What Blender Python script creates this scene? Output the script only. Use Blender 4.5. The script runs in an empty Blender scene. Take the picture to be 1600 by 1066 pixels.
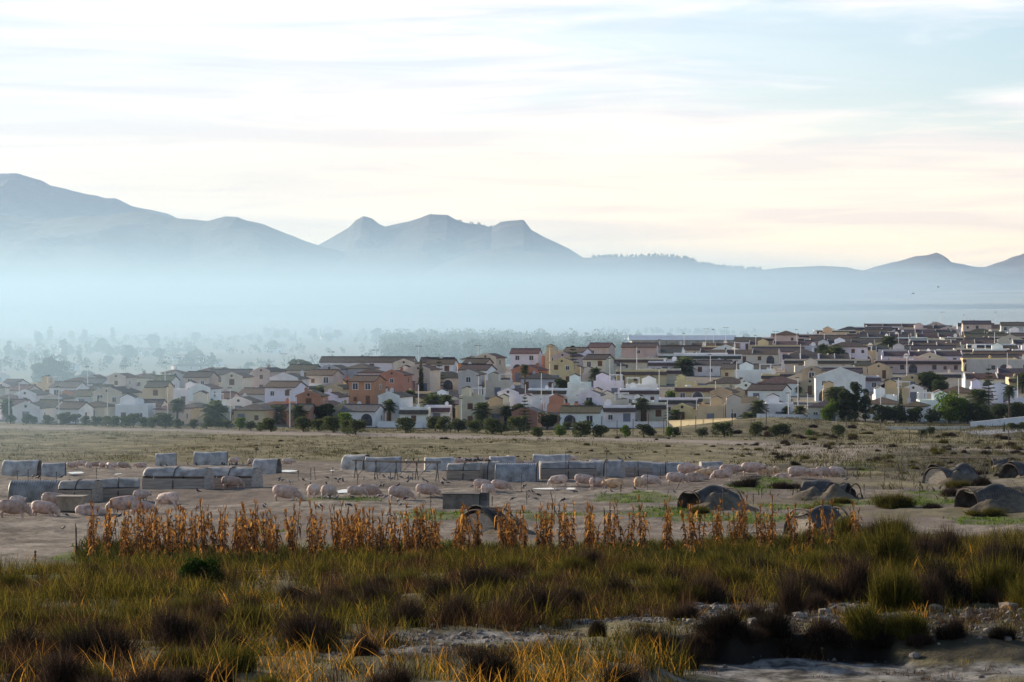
import bpy, math, random
import numpy as np
from mathutils import Vector, Matrix

sc = bpy.context.scene
COL = sc.collection
R = math.radians

# ------------------------------------------------------------------ camera
F = 5000.0                       # focal length in photo pixels (photo 1600 wide)
U0, V0 = 800.0, 480.0            # photo column of the view axis, photo row of the horizon
cd = bpy.data.cameras.new("camera")
cam = bpy.data.objects.new("camera", cd)
COL.objects.link(cam)
cd.sensor_width = 36.0
cd.lens = 36.0 * F / 1600.0
cd.shift_y = -(533 - V0) / 1600.0
cd.clip_start = 0.5
cd.clip_end = 60000
cam.location = (0, 0, 0)
cam.rotation_euler = (R(90), 0, 0)
sc.camera = cam

# ------------------------------------------------------------------ sky and sun
SUN_EL, SUN_AZ = 17.0, -46.0     # azimuth from the view direction (+Y), negative = left
w = bpy.data.worlds.new("World"); sc.world = w; w.use_nodes = True
nt = w.node_tree; nt.nodes.clear()
def N(tree, typ, **kw):
    n = tree.nodes.new(typ)
    for k, v in kw.items():
        if k.startswith('i_'):
            n.inputs[int(k[2:])].default_value = v
        else: setattr(n, k, v)
    return n
out = N(nt, 'ShaderNodeOutputWorld'); bg = N(nt, 'ShaderNodeBackground')
sky = N(nt, 'ShaderNodeTexSky'); sky.sky_type = 'NISHITA'; sky.sun_disc = False
sky.sun_elevation = R(SUN_EL); sky.sun_rotation = R(SUN_AZ)
sky.air_density = 1.0; sky.dust_density = 0.6; sky.ozone_density = 1.6; sky.altitude = 100
tc = N(nt, 'ShaderNodeTexCoord')
mp = N(nt, 'ShaderNodeMapping'); mp.inputs['Scale'].default_value = (3.2, 3.2, 26.0); mp.inputs['Rotation'].default_value = (0, R(2.5), 0); mp.inputs['Location'].default_value = (0.3, 1.2, 0.0)
nz = N(nt, 'ShaderNodeTexNoise'); nz.inputs['Scale'].default_value = 2.2; nz.inputs['Detail'].default_value = 9; nz.inputs['Roughness'].default_value = .58; nz.inputs['Distortion'].default_value = .6
cr = N(nt, 'ShaderNodeValToRGB'); cr.color_ramp.elements[0].position = .42; cr.color_ramp.elements[1].position = .60
cr.color_ramp.elements[0].color = (0.0, 0.0, 0.0, 1); cr.color_ramp.elements[1].color = (1, 1, 1, 1)
# the thin veil is thicker towards the sun's side, and higher clouds thin out to the right
sx = N(nt, 'ShaderNodeSeparateXYZ')
vl = N(nt, 'ShaderNodeMapRange'); vl.inputs[1].default_value = .15; vl.inputs[2].default_value = -.06; vl.inputs[3].default_value = 0.0; vl.inputs[4].default_value = .72
ad = N(nt, 'ShaderNodeMath', operation='ADD', use_clamp=True)
lo = N(nt, 'ShaderNodeMapRange'); lo.inputs[1].default_value = .066; lo.inputs[2].default_value = .030; lo.inputs[3].default_value = 0.0; lo.inputs[4].default_value = .85
a2 = N(nt, 'ShaderNodeMath', operation='ADD', use_clamp=True)
nt.links.new(tc.outputs['Generated'], mp.inputs[0]); nt.links.new(mp.outputs[0], nz.inputs[0])
nt.links.new(nz.outputs['Fac'], cr.inputs[0])
nt.links.new(tc.outputs['Generated'], sx.inputs[0]); nt.links.new(sx.outputs[0], vl.inputs[0])
nt.links.new(cr.outputs[0], ad.inputs[0]); nt.links.new(vl.outputs[0], ad.inputs[1])
# cloud colour: warm cream low down, whiter higher
zr = N(nt, 'ShaderNodeMapRange'); zr.inputs[1].default_value = .02; zr.inputs[2].default_value = .075; zr.inputs[3].default_value = 0; zr.inputs[4].default_value = 1
nt.links.new(sx.outputs[2], zr.inputs[0])
SKYK = 0.10
cc = N(nt, 'ShaderNodeMix', data_type='RGBA')
cc.inputs[6].default_value = (10.0, 7.7, 4.3, 1); cc.inputs[7].default_value = (6.9, 6.9, 6.9, 1)
nt.links.new(zr.outputs[0], cc.inputs[0])
mx = N(nt, 'ShaderNodeMix', data_type='RGBA')
mf = N(nt, 'ShaderNodeMath', operation='MULTIPLY'); mf.inputs[1].default_value = .97
nt.links.new(sx.outputs[2], lo.inputs[0]); nt.links.new(ad.outputs[0], a2.inputs[0]); nt.links.new(lo.outputs[0], a2.inputs[1]); nt.links.new(a2.outputs[0], mf.inputs[0]); nt.links.new(mf.outputs[0], mx.inputs[0])
tn = N(nt, 'ShaderNodeMix', data_type='RGBA', blend_type='MULTIPLY'); tn.inputs[0].default_value = 1; tn.inputs[7].default_value = (.86, .90, 1.0, 1)
n2_ = N(nt, 'ShaderNodeTexNoise'); n2_.inputs['Scale'].default_value = 3.1; n2_.inputs['Detail'].default_value = 8; n2_.inputs['Distortion'].default_value = .9
mp2 = N(nt, 'ShaderNodeMapping'); mp2.inputs['Scale'].default_value = (3, 3, 44); mp2.inputs['Location'].default_value = (4, 2, 1); nt.links.new(tc.outputs['Generated'], mp2.inputs[0]); nt.links.new(mp2.outputs[0], n2_.inputs[0])
r2_ = N(nt, 'ShaderNodeValToRGB'); r2_.color_ramp.elements[0].position = .38; r2_.color_ramp.elements[1].position = .62
r2_.color_ramp.elements[0].color = (.86, .89, .95, 1); r2_.color_ramp.elements[1].color = (1.12, 1.11, 1.07, 1); nt.links.new(n2_.outputs['Fac'], r2_.inputs[0])
cm = N(nt, 'ShaderNodeMix', data_type='RGBA', blend_type='MULTIPLY'); cm.inputs[0].default_value = 1
nt.links.new(cc.outputs[2], cm.inputs[6]); nt.links.new(r2_.outputs[0], cm.inputs[7])
nt.links.new(sky.outputs[0], tn.inputs[6]); nt.links.new(tn.outputs[2], mx.inputs[6]); nt.links.new(cm.outputs[2], mx.inputs[7])
# clouds only near the photographed half of the sky; overhead stays clear blue
zc = N(nt, 'ShaderNodeMapRange'); zc.inputs[1].default_value = .16; zc.inputs[2].default_value = .4; zc.inputs[3].default_value = 1; zc.inputs[4].default_value = 0
nt.links.new(sx.outputs[2], zc.inputs[0])
m3 = N(nt, 'ShaderNodeMix', data_type='RGBA')
nt.links.new(zc.outputs[0], m3.inputs[0]); nt.links.new(sky.outputs[0], m3.inputs[6]); nt.links.new(mx.outputs[2], m3.inputs[7])
nt.links.new(m3.outputs[2], bg.inputs[0]); bg.inputs[1].default_value = SKYK
nt.links.new(bg.outputs[0], out.inputs[0])

sd = bpy.data.lights.new("sun", 'SUN'); sd.energy = 5.0; sd.angle = R(0.5); sd.color = (1.0, .85, .64)
sun = bpy.data.objects.new("sun", sd); COL.objects.link(sun)
sdir = Vector((math.sin(R(SUN_AZ)) * math.cos(R(SUN_EL)), math.cos(R(SUN_AZ)) * math.cos(R(SUN_EL)), math.sin(R(SUN_EL))))
sun.rotation_euler = sdir.to_track_quat('Z', 'Y').to_euler()

vs = sc.view_settings
vs.view_transform = 'Standard'; vs.look = 'None'; vs.gamma = 1; vs.use_curve_mapping = False
vs.exposure = 0.65
sc.cycles.volume_bounces = 1
sc.cycles.max_bounces = 6; sc.cycles.transparent_max_bounces = 12
sc.cycles.volume_step_rate = 1

rnd = random.Random(7)
rng = np.random.default_rng(7)

# ------------------------------------------------------------------ numpy noise
def _h(ix, iy, s):
    n = (ix.astype(np.int64) * 374761393 + iy.astype(np.int64) * 668265263 + s * 1274126177) & 0xffffffff
    n = ((n ^ (n >> 13)) * 1274126177) & 0xffffffff
    return ((n ^ (n >> 16)) & 0xffff) / 65535.0
def vnoise(x, y, s=0):
    x = np.asarray(x, float); y = np.asarray(y, float)
    ix = np.floor(x); iy = np.floor(y); fx = x - ix; fy = y - iy
    fx = fx * fx * (3 - 2 * fx); fy = fy * fy * (3 - 2 * fy)
    a = _h(ix, iy, s); b = _h(ix + 1, iy, s); c = _h(ix, iy + 1, s); d = _h(ix + 1, iy + 1, s)
    return (a * (1 - fx) + b * fx) * (1 - fy) + (c * (1 - fx) + d * fx) * fy - .5
def fbm(x, y, s=0, o=4):
    t = 0; a = 1
    for k in range(o):
        t = t + a * vnoise(x, y, s + k * 17); x = x * 2.03; y = y * 2.03; a *= .5
    return t
def sstep(a, b, x):
    t = np.clip((x - a) / (b - a), 0, 1); return t * t * (3 - 2 * t)

# ------------------------------------------------------------------ the lie of the land
_PY = np.array([-400, 0, 30, 52, 62, 74, 92, 110, 135, 160, 180, 215, 250, 330, 400, 480, 560, 600.])
_PZ = np.array([-3.5, -3.5, -4.6, -6.1, -6.45, -6.96, -7.7, -8.6, -9.45, -10.2, -11.0, -12.0, -13.0, -15.8, -17.6, -19.2, -20.9, -21.8])
_UF = np.array([-1500, 0, 400, 800, 1000, 1200, 1350, 1600, 3000.]); _VF = np.array([660, 662, 667, 672, 670, 664, 660, 662, 664.])
_UB = np.array([-1500, 0, 200, 400, 600, 800, 900, 1000, 1150, 1250, 1400, 1600, 3000.])
_VB = np.array([640, 622, 606, 594, 585, 576, 568, 558, 543, 532, 515, 505, 500.])
_YB = np.array([740, 760, 780, 800, 820, 850, 880, 950, 1050, 1150, 1350, 1450, 1450.])
VALLEY = -38.0
# bare stream bed at the foot of the picture, given as world points (x, y, radius)
def ground(x, y, fine=True):
    x = np.asarray(x, float); y = np.asarray(y, float)
    u = U0 + F * x / np.maximum(y, 20)
    z0 = np.interp(y, _PY, _PZ)
    zf = -(np.interp(u, _UF, _VF) - V0) / F * 600
    yb = np.interp(u, _UB, _YB)
    zb = -(np.interp(u, _UB, _VB) - V0) / F * yb
    t = np.clip((y - 600) / (yb - 600), 0, 1)
    zt = zf + (zb - zf) * t
    z = np.where(y < 600, z0 + (zf + 21.8) * sstep(420, 600, y), zt)
    q = sstep(0, 1, (y - yb - 15) / 420)
    z = np.where(y > yb, zb + (VALLEY - zb) * q, z)
    # far plain rises gently into the foothills, more on the right
    z = z + sstep(4200, 9000, y) * 62 + sstep(3000, 7000, y) * sstep(700, 1700, u) * 26
    z = z + sstep(1800, 3500, y) * fbm(x / 500, y / 700, 5) * 7
    # the graded bank in front of the town, right of centre
    b = np.exp(-((u - 1190) / 130) ** 2) * sstep(500, 545, y) * (1 - sstep(560, 590, y))
    z = z + b * 1.8
    # cut bank above the dry bed, lower right
    ye = 60.8 + fbm(x / 2.0, y * 0, 77, 4) * 2.2
    z = z - .50 * sstep(975, 1090, u + fbm(x / 3, y / 3, 78, 2) * 60) * (1 - sstep(ye - .3 - 4 * sstep(1360, 1480, u), ye, y)) * (y > 8)
    if fine:
        z = z + fbm(x / 9, y / 14, 3, 3) * .35 * (1 - sstep(520, 620, y)) * sstep(30, 60, y)
        z = z + fbm(x / 1.1, y / 1.3, 9, 3) * .14 * (1 - sstep(300, 520, y))
        rough = sstep(0, 1, 1 - np.abs(y - 65) / 28) * 0.0
    return z
def gz(x, y): return float(ground(np.array([x]), np.array([y]))[0])
def on_ground(u, v, lo=45, hi=1500):
    """world point of the ground seen in photo column u at photo row v"""
    ys = np.geomspace(lo, hi, 1500); xs = (u - U0) / F * ys
    vv = V0 - ground(xs, ys, False) / ys * F
    if hi <= 600:
        pass
    i = np.argmin(np.abs(vv - v))
    y = float(ys[i]); x = float(xs[i])
    return x, y, gz(x, y)
def proj(x, y, z): return U0 + F * x / y, V0 - F * z / y

# ------------------------------------------------------------------ object helpers
def tag(o, label=None, cat=None, group=None, kind=None):
    if label: o['label'] = label
    if cat: o['category'] = cat
    if group: o['group'] = group
    if kind: o['kind'] = kind
    return o
def empty(name, loc=(0, 0, 0), rz=0.0):
    o = bpy.data.objects.new(name, None); COL.objects.link(o)
    o.location = loc; o.rotation_euler = (0, 0, rz); o.empty_display_size = .3
    return o
def np_mesh(name, verts, faces, mat=None, smooth=False):
    """faces: int array (n,4) or (n,3)"""
    me = bpy.data.meshes.new(name)
    verts = np.asarray(verts, np.float32); faces = np.asarray(faces, np.int32)
    k = faces.shape[1]
    me.vertices.add(len(verts)); me.vertices.foreach_set('co', verts.ravel())
    me.loops.add(faces.size); me.loops.foreach_set('vertex_index', faces.ravel())
    me.polygons.add(len(faces)); me.polygons.foreach_set('loop_start', np.arange(len(faces), dtype=np.int32) * k)
    me.polygons.foreach_set('loop_total', np.full(len(faces), k, np.int32))
    if smooth: me.polygons.foreach_set('use_smooth', np.ones(len(faces), bool))
    me.update(calc_edges=True)
    if mat: me.materials.append(mat)
    return me
def link(name, me, parent=None, color=None, loc=None, rz=None):
    o = bpy.data.objects.new(name, me); COL.objects.link(o)
    if parent: o.parent = parent
    if color: o.color = (*color, 1)
    if loc: o.location = loc
    if rz is not None: o.rotation_euler = (0, 0, rz)
    return o
class MB:
    """collects faces for one mesh"""
    def __init__(s): s.v = []; s.f = []
    def add(s, vs, fs):
        n = len(s.v); s.v += [tuple(p) for p in vs]; s.f += [tuple(i + n for i in f) for f in fs]; return s
    def box(s, x0, x1, y0, y1, z0, z1):
        return s.add([(x0, y0, z0), (x1, y0, z0), (x1, y1, z0), (x0, y1, z0), (x0, y0, z1), (x1, y0, z1), (x1, y1, z1), (x0, y1, z1)],
                     [(0, 3, 2, 1), (4, 5, 6, 7), (0, 1, 5, 4), (1, 2, 6, 5), (2, 3, 7, 6), (3, 0, 4, 7)])
    def prism(s, poly, y0, y1):
        """poly: (x,z) counter-clockwise seen from -y, extruded along y"""
        n = len(poly)
        s.add([(x, y0, z) for x, z in poly] + [(x, y1, z) for x, z in poly],
              [tuple(range(n)), tuple(range(2 * n - 1, n - 1, -1))] + [(i, i + n, (i + 1) % n + n, (i + 1) % n) for i in range(n)])
        return s
    def prismx(s, poly, x0, x1):
        """poly: (y,z), extruded along x"""
        n = len(poly)
        s.add([(x0, y, z) for y, z in poly] + [(x1, y, z) for y, z in poly],
              [tuple(range(n - 1, -1, -1)), tuple(range(n, 2 * n))] + [((i + 1) % n, (i + 1) % n + n, i + n, i) for i in range(n)])
        return s
    def tube(s, pts, rads, seg=8, cap=True):
        pts = [Vector(p) for p in pts]
        if not hasattr(rads, '__len__'): rads = [rads] * len(pts)
        rings = []
        for i, p in enumerate(pts):
            d = (pts[min(i + 1, len(pts) - 1)] - pts[max(i - 1, 0)]).normalized()
            a = d.orthogonal().normalized() if abs(d.z) > .9 else d.cross(Vector((0, 0, 1))).normalized()
            b = d.cross(a)
            r = rads[i]; ra, rb = r if hasattr(r, '__len__') else (r, r)
            rings.append([p + a * math.cos(t) * ra + b * math.sin(t) * rb for t in [2 * math.pi * k / seg for k in range(seg)]])
        vs = [q for r in rings for q in r]; fs = []
        for i in range(len(rings) - 1):
            for k in range(seg):
                fs.append((i * seg + k, i * seg + (k + 1) % seg, (i + 1) * seg + (k + 1) % seg, (i + 1) * seg + k))
        if cap:
            fs.append(tuple(range(seg - 1, -1, -1))); fs.append(tuple(range((len(rings) - 1) * seg, len(rings) * seg)))
        return s.add(vs, fs)
    def mesh(s, name, mat=None, smooth=False):
        me = bpy.data.meshes.new(name); me.from_pydata(s.v, [], s.f)
        if smooth: me.polygons.foreach_set('use_smooth', [True] * len(me.polygons))
        me.update()
        if mat: me.materials.append(mat)
        return me
    def build(s, name, mat, parent=None, smooth=False, color=None):
        return link(name, s.mesh(name, mat, smooth), parent, color)

# ------------------------------------------------------------------ materials
def new_mat(name):
    m = bpy.data.materials.new(name); m.use_nodes = True; m.node_tree.nodes.clear(); return m
def rgba(c): return (c[0], c[1], c[2], 1)
def ramp(t, stops, fac):
    r = N(t, 'ShaderNodeValToRGB'); e = r.color_ramp.elements
    while len(e) < len(stops): e.new(.5)
    for k, (p, c) in enumerate(stops): e[k].position = p; e[k].color = rgba(c)
    t.links.new(fac, r.inputs[0]); return r.outputs[0]
def noise_mat(name, stops, scale=1.0, detail=6, rough=.9, bump=0.0, bscale=None, coord='Object', stretch=(1, 1, 1), tint=False, spec=.3, seam=None, bdist=.05):
    m = new_mat(name); t = m.node_tree
    o = N(t, 'ShaderNodeOutputMaterial'); p = N(t, 'ShaderNodeBsdfPrincipled'); p.inputs['Roughness'].default_value = rough
    p.inputs['Specular IOR Level'].default_value = spec
    if coord == 'World':
        c = N(t, 'ShaderNodeNewGeometry').outputs['Position']
    else: c = N(t, 'ShaderNodeTexCoord').outputs[coord]
    mp = N(t, 'ShaderNodeMapping'); mp.inputs['Scale'].default_value = stretch; t.links.new(c, mp.inputs[0])
    n = N(t, 'ShaderNodeTexNoise'); n.inputs['Scale'].default_value = scale; n.inputs['Detail'].default_value = detail; n.inputs['Roughness'].default_value = .6
    t.links.new(mp.outputs[0], n.inputs[0])
    col = ramp(t, stops, n.outputs['Fac'])
    if tint:
        oi = N(t, 'ShaderNodeObjectInfo'); mx = N(t, 'ShaderNodeMix', data_type='RGBA', blend_type='MULTIPLY'); mx.inputs[0].default_value = 1
        t.links.new(oi.outputs['Color'], mx.inputs[6]); t.links.new(col, mx.inputs[7]); col = mx.outputs[2]
    t.links.new(col, p.inputs['Base Color'])
    if bump:
        n2 = N(t, 'ShaderNodeTexNoise'); n2.inputs['Scale'].default_value = bscale or scale * 4; n2.inputs['Detail'].default_value = 5
        t.links.new(mp.outputs[0], n2.inputs[0])
        b = N(t, 'ShaderNodeBump'); b.inputs['Strength'].default_value = bump; b.inputs['Distance'].default_value = bdist
        t.links.new(n2.outputs['Fac'], b.inputs['Height']); t.links.new(b.outputs[0], p.inputs['Normal'])
    t.links.new(p.outputs[0], o.inputs[0])
    return m
def leaf_mat(name, stops, trans=.45, rough=.7, tint=False, island=True):
    """thin leaves: diffuse plus light that comes through from behind"""
    m = new_mat(name); t = m.node_tree
    o = N(t, 'ShaderNodeOutputMaterial'); g = N(t, 'ShaderNodeNewGeometry')
    fac = g.outputs['Random Per Island']
    col = ramp(t, stops, fac)
    if tint:
        oi = N(t, 'ShaderNodeObjectInfo'); mx = N(t, 'ShaderNodeMix', data_type='RGBA', blend_type='MULTIPLY'); mx.inputs[0].default_value = 1
        t.links.new(oi.outputs['Color'], mx.inputs[6]); t.links.new(col, mx.inputs[7]); col = mx.outputs[2]
    d = N(t, 'ShaderNodeBsdfDiffuse'); tr = N(t, 'ShaderNodeBsdfTranslucent'); x = N(t, 'ShaderNodeMixShader'); x.inputs[0].default_value = trans
    t.links.new(col, d.inputs[0]); t.links.new(col, tr.inputs[0])
    t.links.new(d.outputs[0], x.inputs[1]); t.links.new(tr.outputs[0], x.inputs[2]); t.links.new(x.outputs[0], o.inputs[0])
    return m
# ------------------------------------------------------------------ ground sheet
def ground_mat():
    m = new_mat('earth'); t = m.node_tree; L = t.links.new
    o = N(t, 'ShaderNodeOutputMaterial'); p = N(t, 'ShaderNodeBsdfPrincipled'); p.inputs['Roughness'].default_value = .95; p.inputs['Specular IOR Level'].default_value = .15
    g = N(t, 'ShaderNodeNewGeometry').outputs['Position']
    def nz(scale, st=(1, 1, 1), detail=8, r=.6):
        mp = N(t, 'ShaderNodeMapping'); mp.inputs['Scale'].default_value = st; L(g, mp.inputs[0])
        n = N(t, 'ShaderNodeTexNoise'); n.inputs['Scale'].default_value = scale; n.inputs['Detail'].default_value = detail; n.inputs['Roughness'].default_value = r
        L(mp.outputs[0], n.inputs[0]); return n.outputs['Fac']
    def mix(f, a, b, mode='MIX'):
        n = N(t, 'ShaderNodeMix', data_type='RGBA', blend_type=mode)
        (L(f, n.inputs[0]) if not isinstance(f, float) else setattr(n.inputs[0], 'default_value', f))
        for s, q in ((6, a), (7, b)):
            if isinstance(q, tuple): n.inputs[s].default_value = rgba(q)
            else: L(q, n.inputs[s])
        return n.outputs[2]
    def attr(nm):
        a = N(t, 'ShaderNodeAttribute'); a.attribute_name = nm; return a.outputs['Fac']
    bare = ramp(t, [(.38, (.085, .072, .058)), (.48, (.20, .168, .138)), (.62, (.34, .295, .25))], nz(.55, (1, .4, 1), 12, .78))
    bare = mix(ramp(t, [(.45, (0, 0, 0)), (.56, (.8, .8, .8))], nz(.07, (1, .4, 1), 10, .75)), bare, (.15, .115, .095))
    bare = mix(attr('mud'), bare, ramp(t, [(.4, (.06, .048, .042)), (.6, (.17, .135, .115))], nz(.5, (1, .4, 1), 10, .75)))
    scrub = ramp(t, [(.34, (.06, .052, .024)), (.48, (.14, .12, .06)), (.66, (.28, .24, .135))], nz(.22, (1, .45, 1), 12, .74))
    green = ramp(t, [(.35, (.05, .075, .012)), (.62, (.12, .15, .025))], nz(.6, (1, .6, 1)))
    white = ramp(t, [(.42, (.045, .04, .036)), (.5, (.16, .15, .14)), (.62, (.33, .315, .30))], nz(1.6, (1, .5, 1), 12, .7))
    farm = ramp(t, [(.35, (.10, .11, .06)), (.5, (.22, .19, .13)), (.62, (.34, .31, .25))], nz(.0016, (1, .45, 1), 10, .62))
    road = ramp(t, [(.3, (.22, .18, .15)), (.7, (.34, .29, .25))], nz(.4, (1, .5, 1)))
    town = ramp(t, [(.3, (.16, .15, .14)), (.7, (.28, .25, .22))], nz(.08))
    c = mix(attr('scrub'), bare, scrub)
    c = mix(attr('green'), c, green)
    c = mix(attr('white'), c, white)
    c = mix(attr('bank'), c, (.022, .018, .014))  # near-black paints shade on the cut bank face; elsewhere dark rubble and scrub
    c = mix(attr('road'), c, road)
    c = mix(attr('town'), c, town)
    c = mix(attr('far'), c, farm)
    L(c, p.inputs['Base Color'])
    b = N(t, 'ShaderNodeBump'); b.inputs['Strength'].default_value = .9; b.inputs['Distance'].default_value = .30
    L(nz(2.2, (1, 1, 1), 10, .7), b.inputs['Height']); L(b.outputs[0], p.inputs['Normal'])
    L(p.outputs[0], o.inputs[0]); return m

def ell(u, v, cu, cv, ru, rv):
    return ((u - cu) / ru) ** 2 + ((v - cv) / rv) ** 2 < 1
def blob(u, v, cu, cv, ru, rv, nn):
    d = np.sqrt(((u - cu) / ru) ** 2 + ((v - cv) / rv) ** 2) + nn * .55
    return 1 - sstep(.8, 1.1, d)
# patches laid out once on the ground (column, row on the ground, half sizes)
WHITE = [(1150, 962, 130, 13), (1350, 948, 90, 14), (760, 1008, 170, 9), (1000, 985, 120, 8), (620, 1030, 110, 8), (1400, 1066, 420, 26), (1580, 962, 60, 8), (420, 1000, 40, 8), (1300, 975, 90, 10)]
GREEN = [(690, 806, 90, 6), (650, 845, 60, 8), (810, 800, 50, 5), (845, 810, 30, 4), (1000, 777, 60, 5), (1040, 800, 80, 7), (1160, 808, 90, 9), (1340, 728, 26, 7), (1350, 735, 20, 5), (1310, 785, 60, 6), (1440, 785, 90, 8),
         (1530, 772, 110, 5), (1560, 815, 70, 7), (1180, 762, 40, 7), (60, 895, 120, 12), (110, 872, 30, 6), (540, 785, 60, 3), (1230, 790, 50, 5), (880, 805, 50, 4), (960, 803, 60, 3), (440, 833, 50, 5), (1210, 755, 30, 6), (1330, 697, 20, 2), (40, 722, 60, 2), (200, 721, 80, 2)]
def masks(x, y):
    u = U0 + F * x / np.maximum(y, 20)
    v = V0 - F * ground(x, y, False) / np.maximum(y, 20)
    nn = fbm(x / 6, y / 9, 41, 4); n2 = fbm(x / 2, y / 3, 51, 4)
    n3 = fbm(x / 28, y / 40, 61, 4)
    # pen field is bare from row 722 to ~840, scrub beyond
    edge = np.interp(u, [0, 400, 800, 1150, 1300, 1600], [722, 719, 719, 724, 728, 738])
    scrub = 1 - sstep(-3, 3, v - edge + n3 * 10)
    scrub = np.maximum(scrub, sstep(1040, 1250, u + n3 * 80) * sstep(.05, .3, n3 + .08) * .8 * (y > 130))
    lowedge = np.interp(u, [0, 130, 400, 1600], [880, 866, 850, 820])
    scrub = np.where(y < 125, np.maximum(scrub, sstep(-3, 6, v - lowedge)), scrub)
    road = np.exp(-((v - np.interp(u, [0, 200, 600, 1000, 1300, 1600], [667, 671, 680, 688, 697, 702])) / 2.6) ** 2) * (y > 380)
    road = np.maximum(road, np.exp(-((v - 704 - (u - 1330) * 0) / 7) ** 2) * np.exp(-((u - 1260) / 110) ** 2))
    road = np.maximum(road, np.exp(-((u - (1350 - (v - 700) * 2.2 + 0)) / 22) ** 2) * sstep(698, 703, v) * (1 - sstep(725, 735, v)) * .9)
    green = np.zeros_like(u); white = np.zeros_like(u)
    for a in GREEN: green = np.maximum(green, blob(u, v, *a, n2 + nn * .6))
    for a in WHITE: white = np.maximum(white, blob(u, v, *a, nn + n2 * .5))
    ye = 60.8 + fbm(x / 2.0, y * 0, 77, 4) * 2.2
    bank = sstep(960, 1080, u) * (1 - sstep(1380, 1470, u + fbm(x, y, 5, 2) * 60)) * (np.abs(y - ye + .15 + .5 * n2) < .75)  # strip along the cut face that carries the painted shade
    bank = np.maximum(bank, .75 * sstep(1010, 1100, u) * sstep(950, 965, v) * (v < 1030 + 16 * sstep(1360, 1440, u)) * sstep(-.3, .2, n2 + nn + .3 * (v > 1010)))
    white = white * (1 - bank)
    rise = sstep(1130, 1280, u + n3 * 60) * (y > 240) * (y < 600) * (1 - road)
    scrub = np.maximum(scrub, rise)
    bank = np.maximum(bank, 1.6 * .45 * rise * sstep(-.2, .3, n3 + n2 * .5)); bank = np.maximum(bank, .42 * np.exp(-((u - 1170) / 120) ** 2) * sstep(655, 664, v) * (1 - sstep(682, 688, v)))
    yb = np.interp(u, _UB, _YB)
    far = sstep(yb + 60, yb + 260, y)
    town = sstep(598, 606, y) * (y < yb + 200)
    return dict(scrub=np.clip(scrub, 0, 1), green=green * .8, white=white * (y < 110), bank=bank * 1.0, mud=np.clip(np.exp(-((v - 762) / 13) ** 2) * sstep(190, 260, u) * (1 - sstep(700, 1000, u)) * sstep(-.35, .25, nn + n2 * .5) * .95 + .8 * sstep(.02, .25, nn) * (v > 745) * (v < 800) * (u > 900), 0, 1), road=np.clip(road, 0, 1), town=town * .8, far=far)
th = np.concatenate([np.linspace(-180, -26, 40)[:-1], np.linspace(-26, -10.5, 60)[:-1], np.linspace(-10.5, 10.5, 420), np.linspace(10.5, 26, 60)[1:], np.linspace(26, 180, 40)[1:-1]])
rr = np.concatenate([[1.0, 10, 25], np.geomspace(38, 620, 800), np.geomspace(630, 1600, 110), np.geomspace(1640, 24000, 130)])
TH, RR = np.meshgrid(np.radians(th), rr)
gx = (RR * np.sin(TH)).ravel(); gy = (RR * np.cos(TH)).ravel()
gzv = ground(gx, gy)
nt_, nr_ = len(th), len(rr)
ii, jj = np.meshgrid(np.arange(nr_ - 1), np.arange(nt_), indexing='ij')
a = (ii * nt_ + jj).ravel(); b = (ii * nt_ + (jj + 1) % nt_).ravel()
gf = np.stack([a, b, b + nt_, a + nt_], 1)
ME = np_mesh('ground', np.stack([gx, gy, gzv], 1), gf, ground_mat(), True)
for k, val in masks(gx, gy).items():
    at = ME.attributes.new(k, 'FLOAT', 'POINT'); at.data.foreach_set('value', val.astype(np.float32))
tag(link('ground', ME), kind='structure')

# ------------------------------------------------------------------ mountains
m_hill = noise_mat('hill_scrub', [(.3, (.022, .026, .02)), (.5, (.04, .042, .034)), (.7, (.085, .075, .06))], scale=.004, detail=12, rough=1, coord='World', bump=.6, bscale=.02, bdist=30)
SKYL = {}
def ridge(name, D, prof, back, front, seed, base=-10, extra=900):
    us = np.array([p[0] for p in prof], float); vs_ = np.array([p[1] for p in prof], float)
    u = np.linspace(us[0], us[-1], int((us[-1] - us[0]) / 1.6))
    tt = np.concatenate([-np.geomspace(1, .012, 60), [0], np.geomspace(.012, 1, 24)])
    Uu, T = np.meshgrid(u, tt)
    hz = (V0 - np.interp(Uu, us, vs_)) / F * D
    X0 = (Uu - U0) / F * D
    hz = hz + fbm(X0 / 220, X0 * 0 + seed, seed, 4) * D * .0011 + fbm(X0 / 60, X0 * 0 + seed, seed + 9, 2) * D * .00018
    SKYL[name + str(D)] = (X0[60], hz[60])
    Y = D + np.where(T < 0, T * front, T * back)
    X = X0 * (1 + T * 0)
    fall = np.where(T < 0, (1 - np.abs(T)) ** 1.5, 1 - T ** 1.6)
    Z = base + (hz - base) * fall
    # ravines and spurs running down the face
    rv = np.abs(fbm((X + T * 500 * np.sin(X / 900 + seed)) / 520, Y / 900, seed + 3, 4))
    Z = Z - rv * (hz - base) * .55 * np.minimum(1, np.abs(T) * 5) * np.minimum(1, (1 - np.abs(T)) * 3)
    Z = np.maximum(Z, base - 30)
    n = len(u); m = len(tt)
    i, j = np.meshgrid(np.arange(m - 1), np.arange(n - 1), indexing='ij')
    a = (i * n + j).ravel()
    me = np_mesh(name, np.stack([X.ravel(), Y.ravel(), Z.ravel()], 1), np.stack([a, a + 1, a + n + 1, a + n], 1), m_hill, True)
    return tag(link(name, me), kind='structure')
ridge('mountain', 14000, [(-500, 330), (-200, 285), (-60, 272), (0, 270), (28, 270), (62, 281), (80, 292), (130, 304), (165, 312), (180, 312), (205, 321), (240, 326), (262, 332), (280, 342), (320, 356), (380, 385), (440, 415)], 3000, 3400, 11, base=40)
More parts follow.
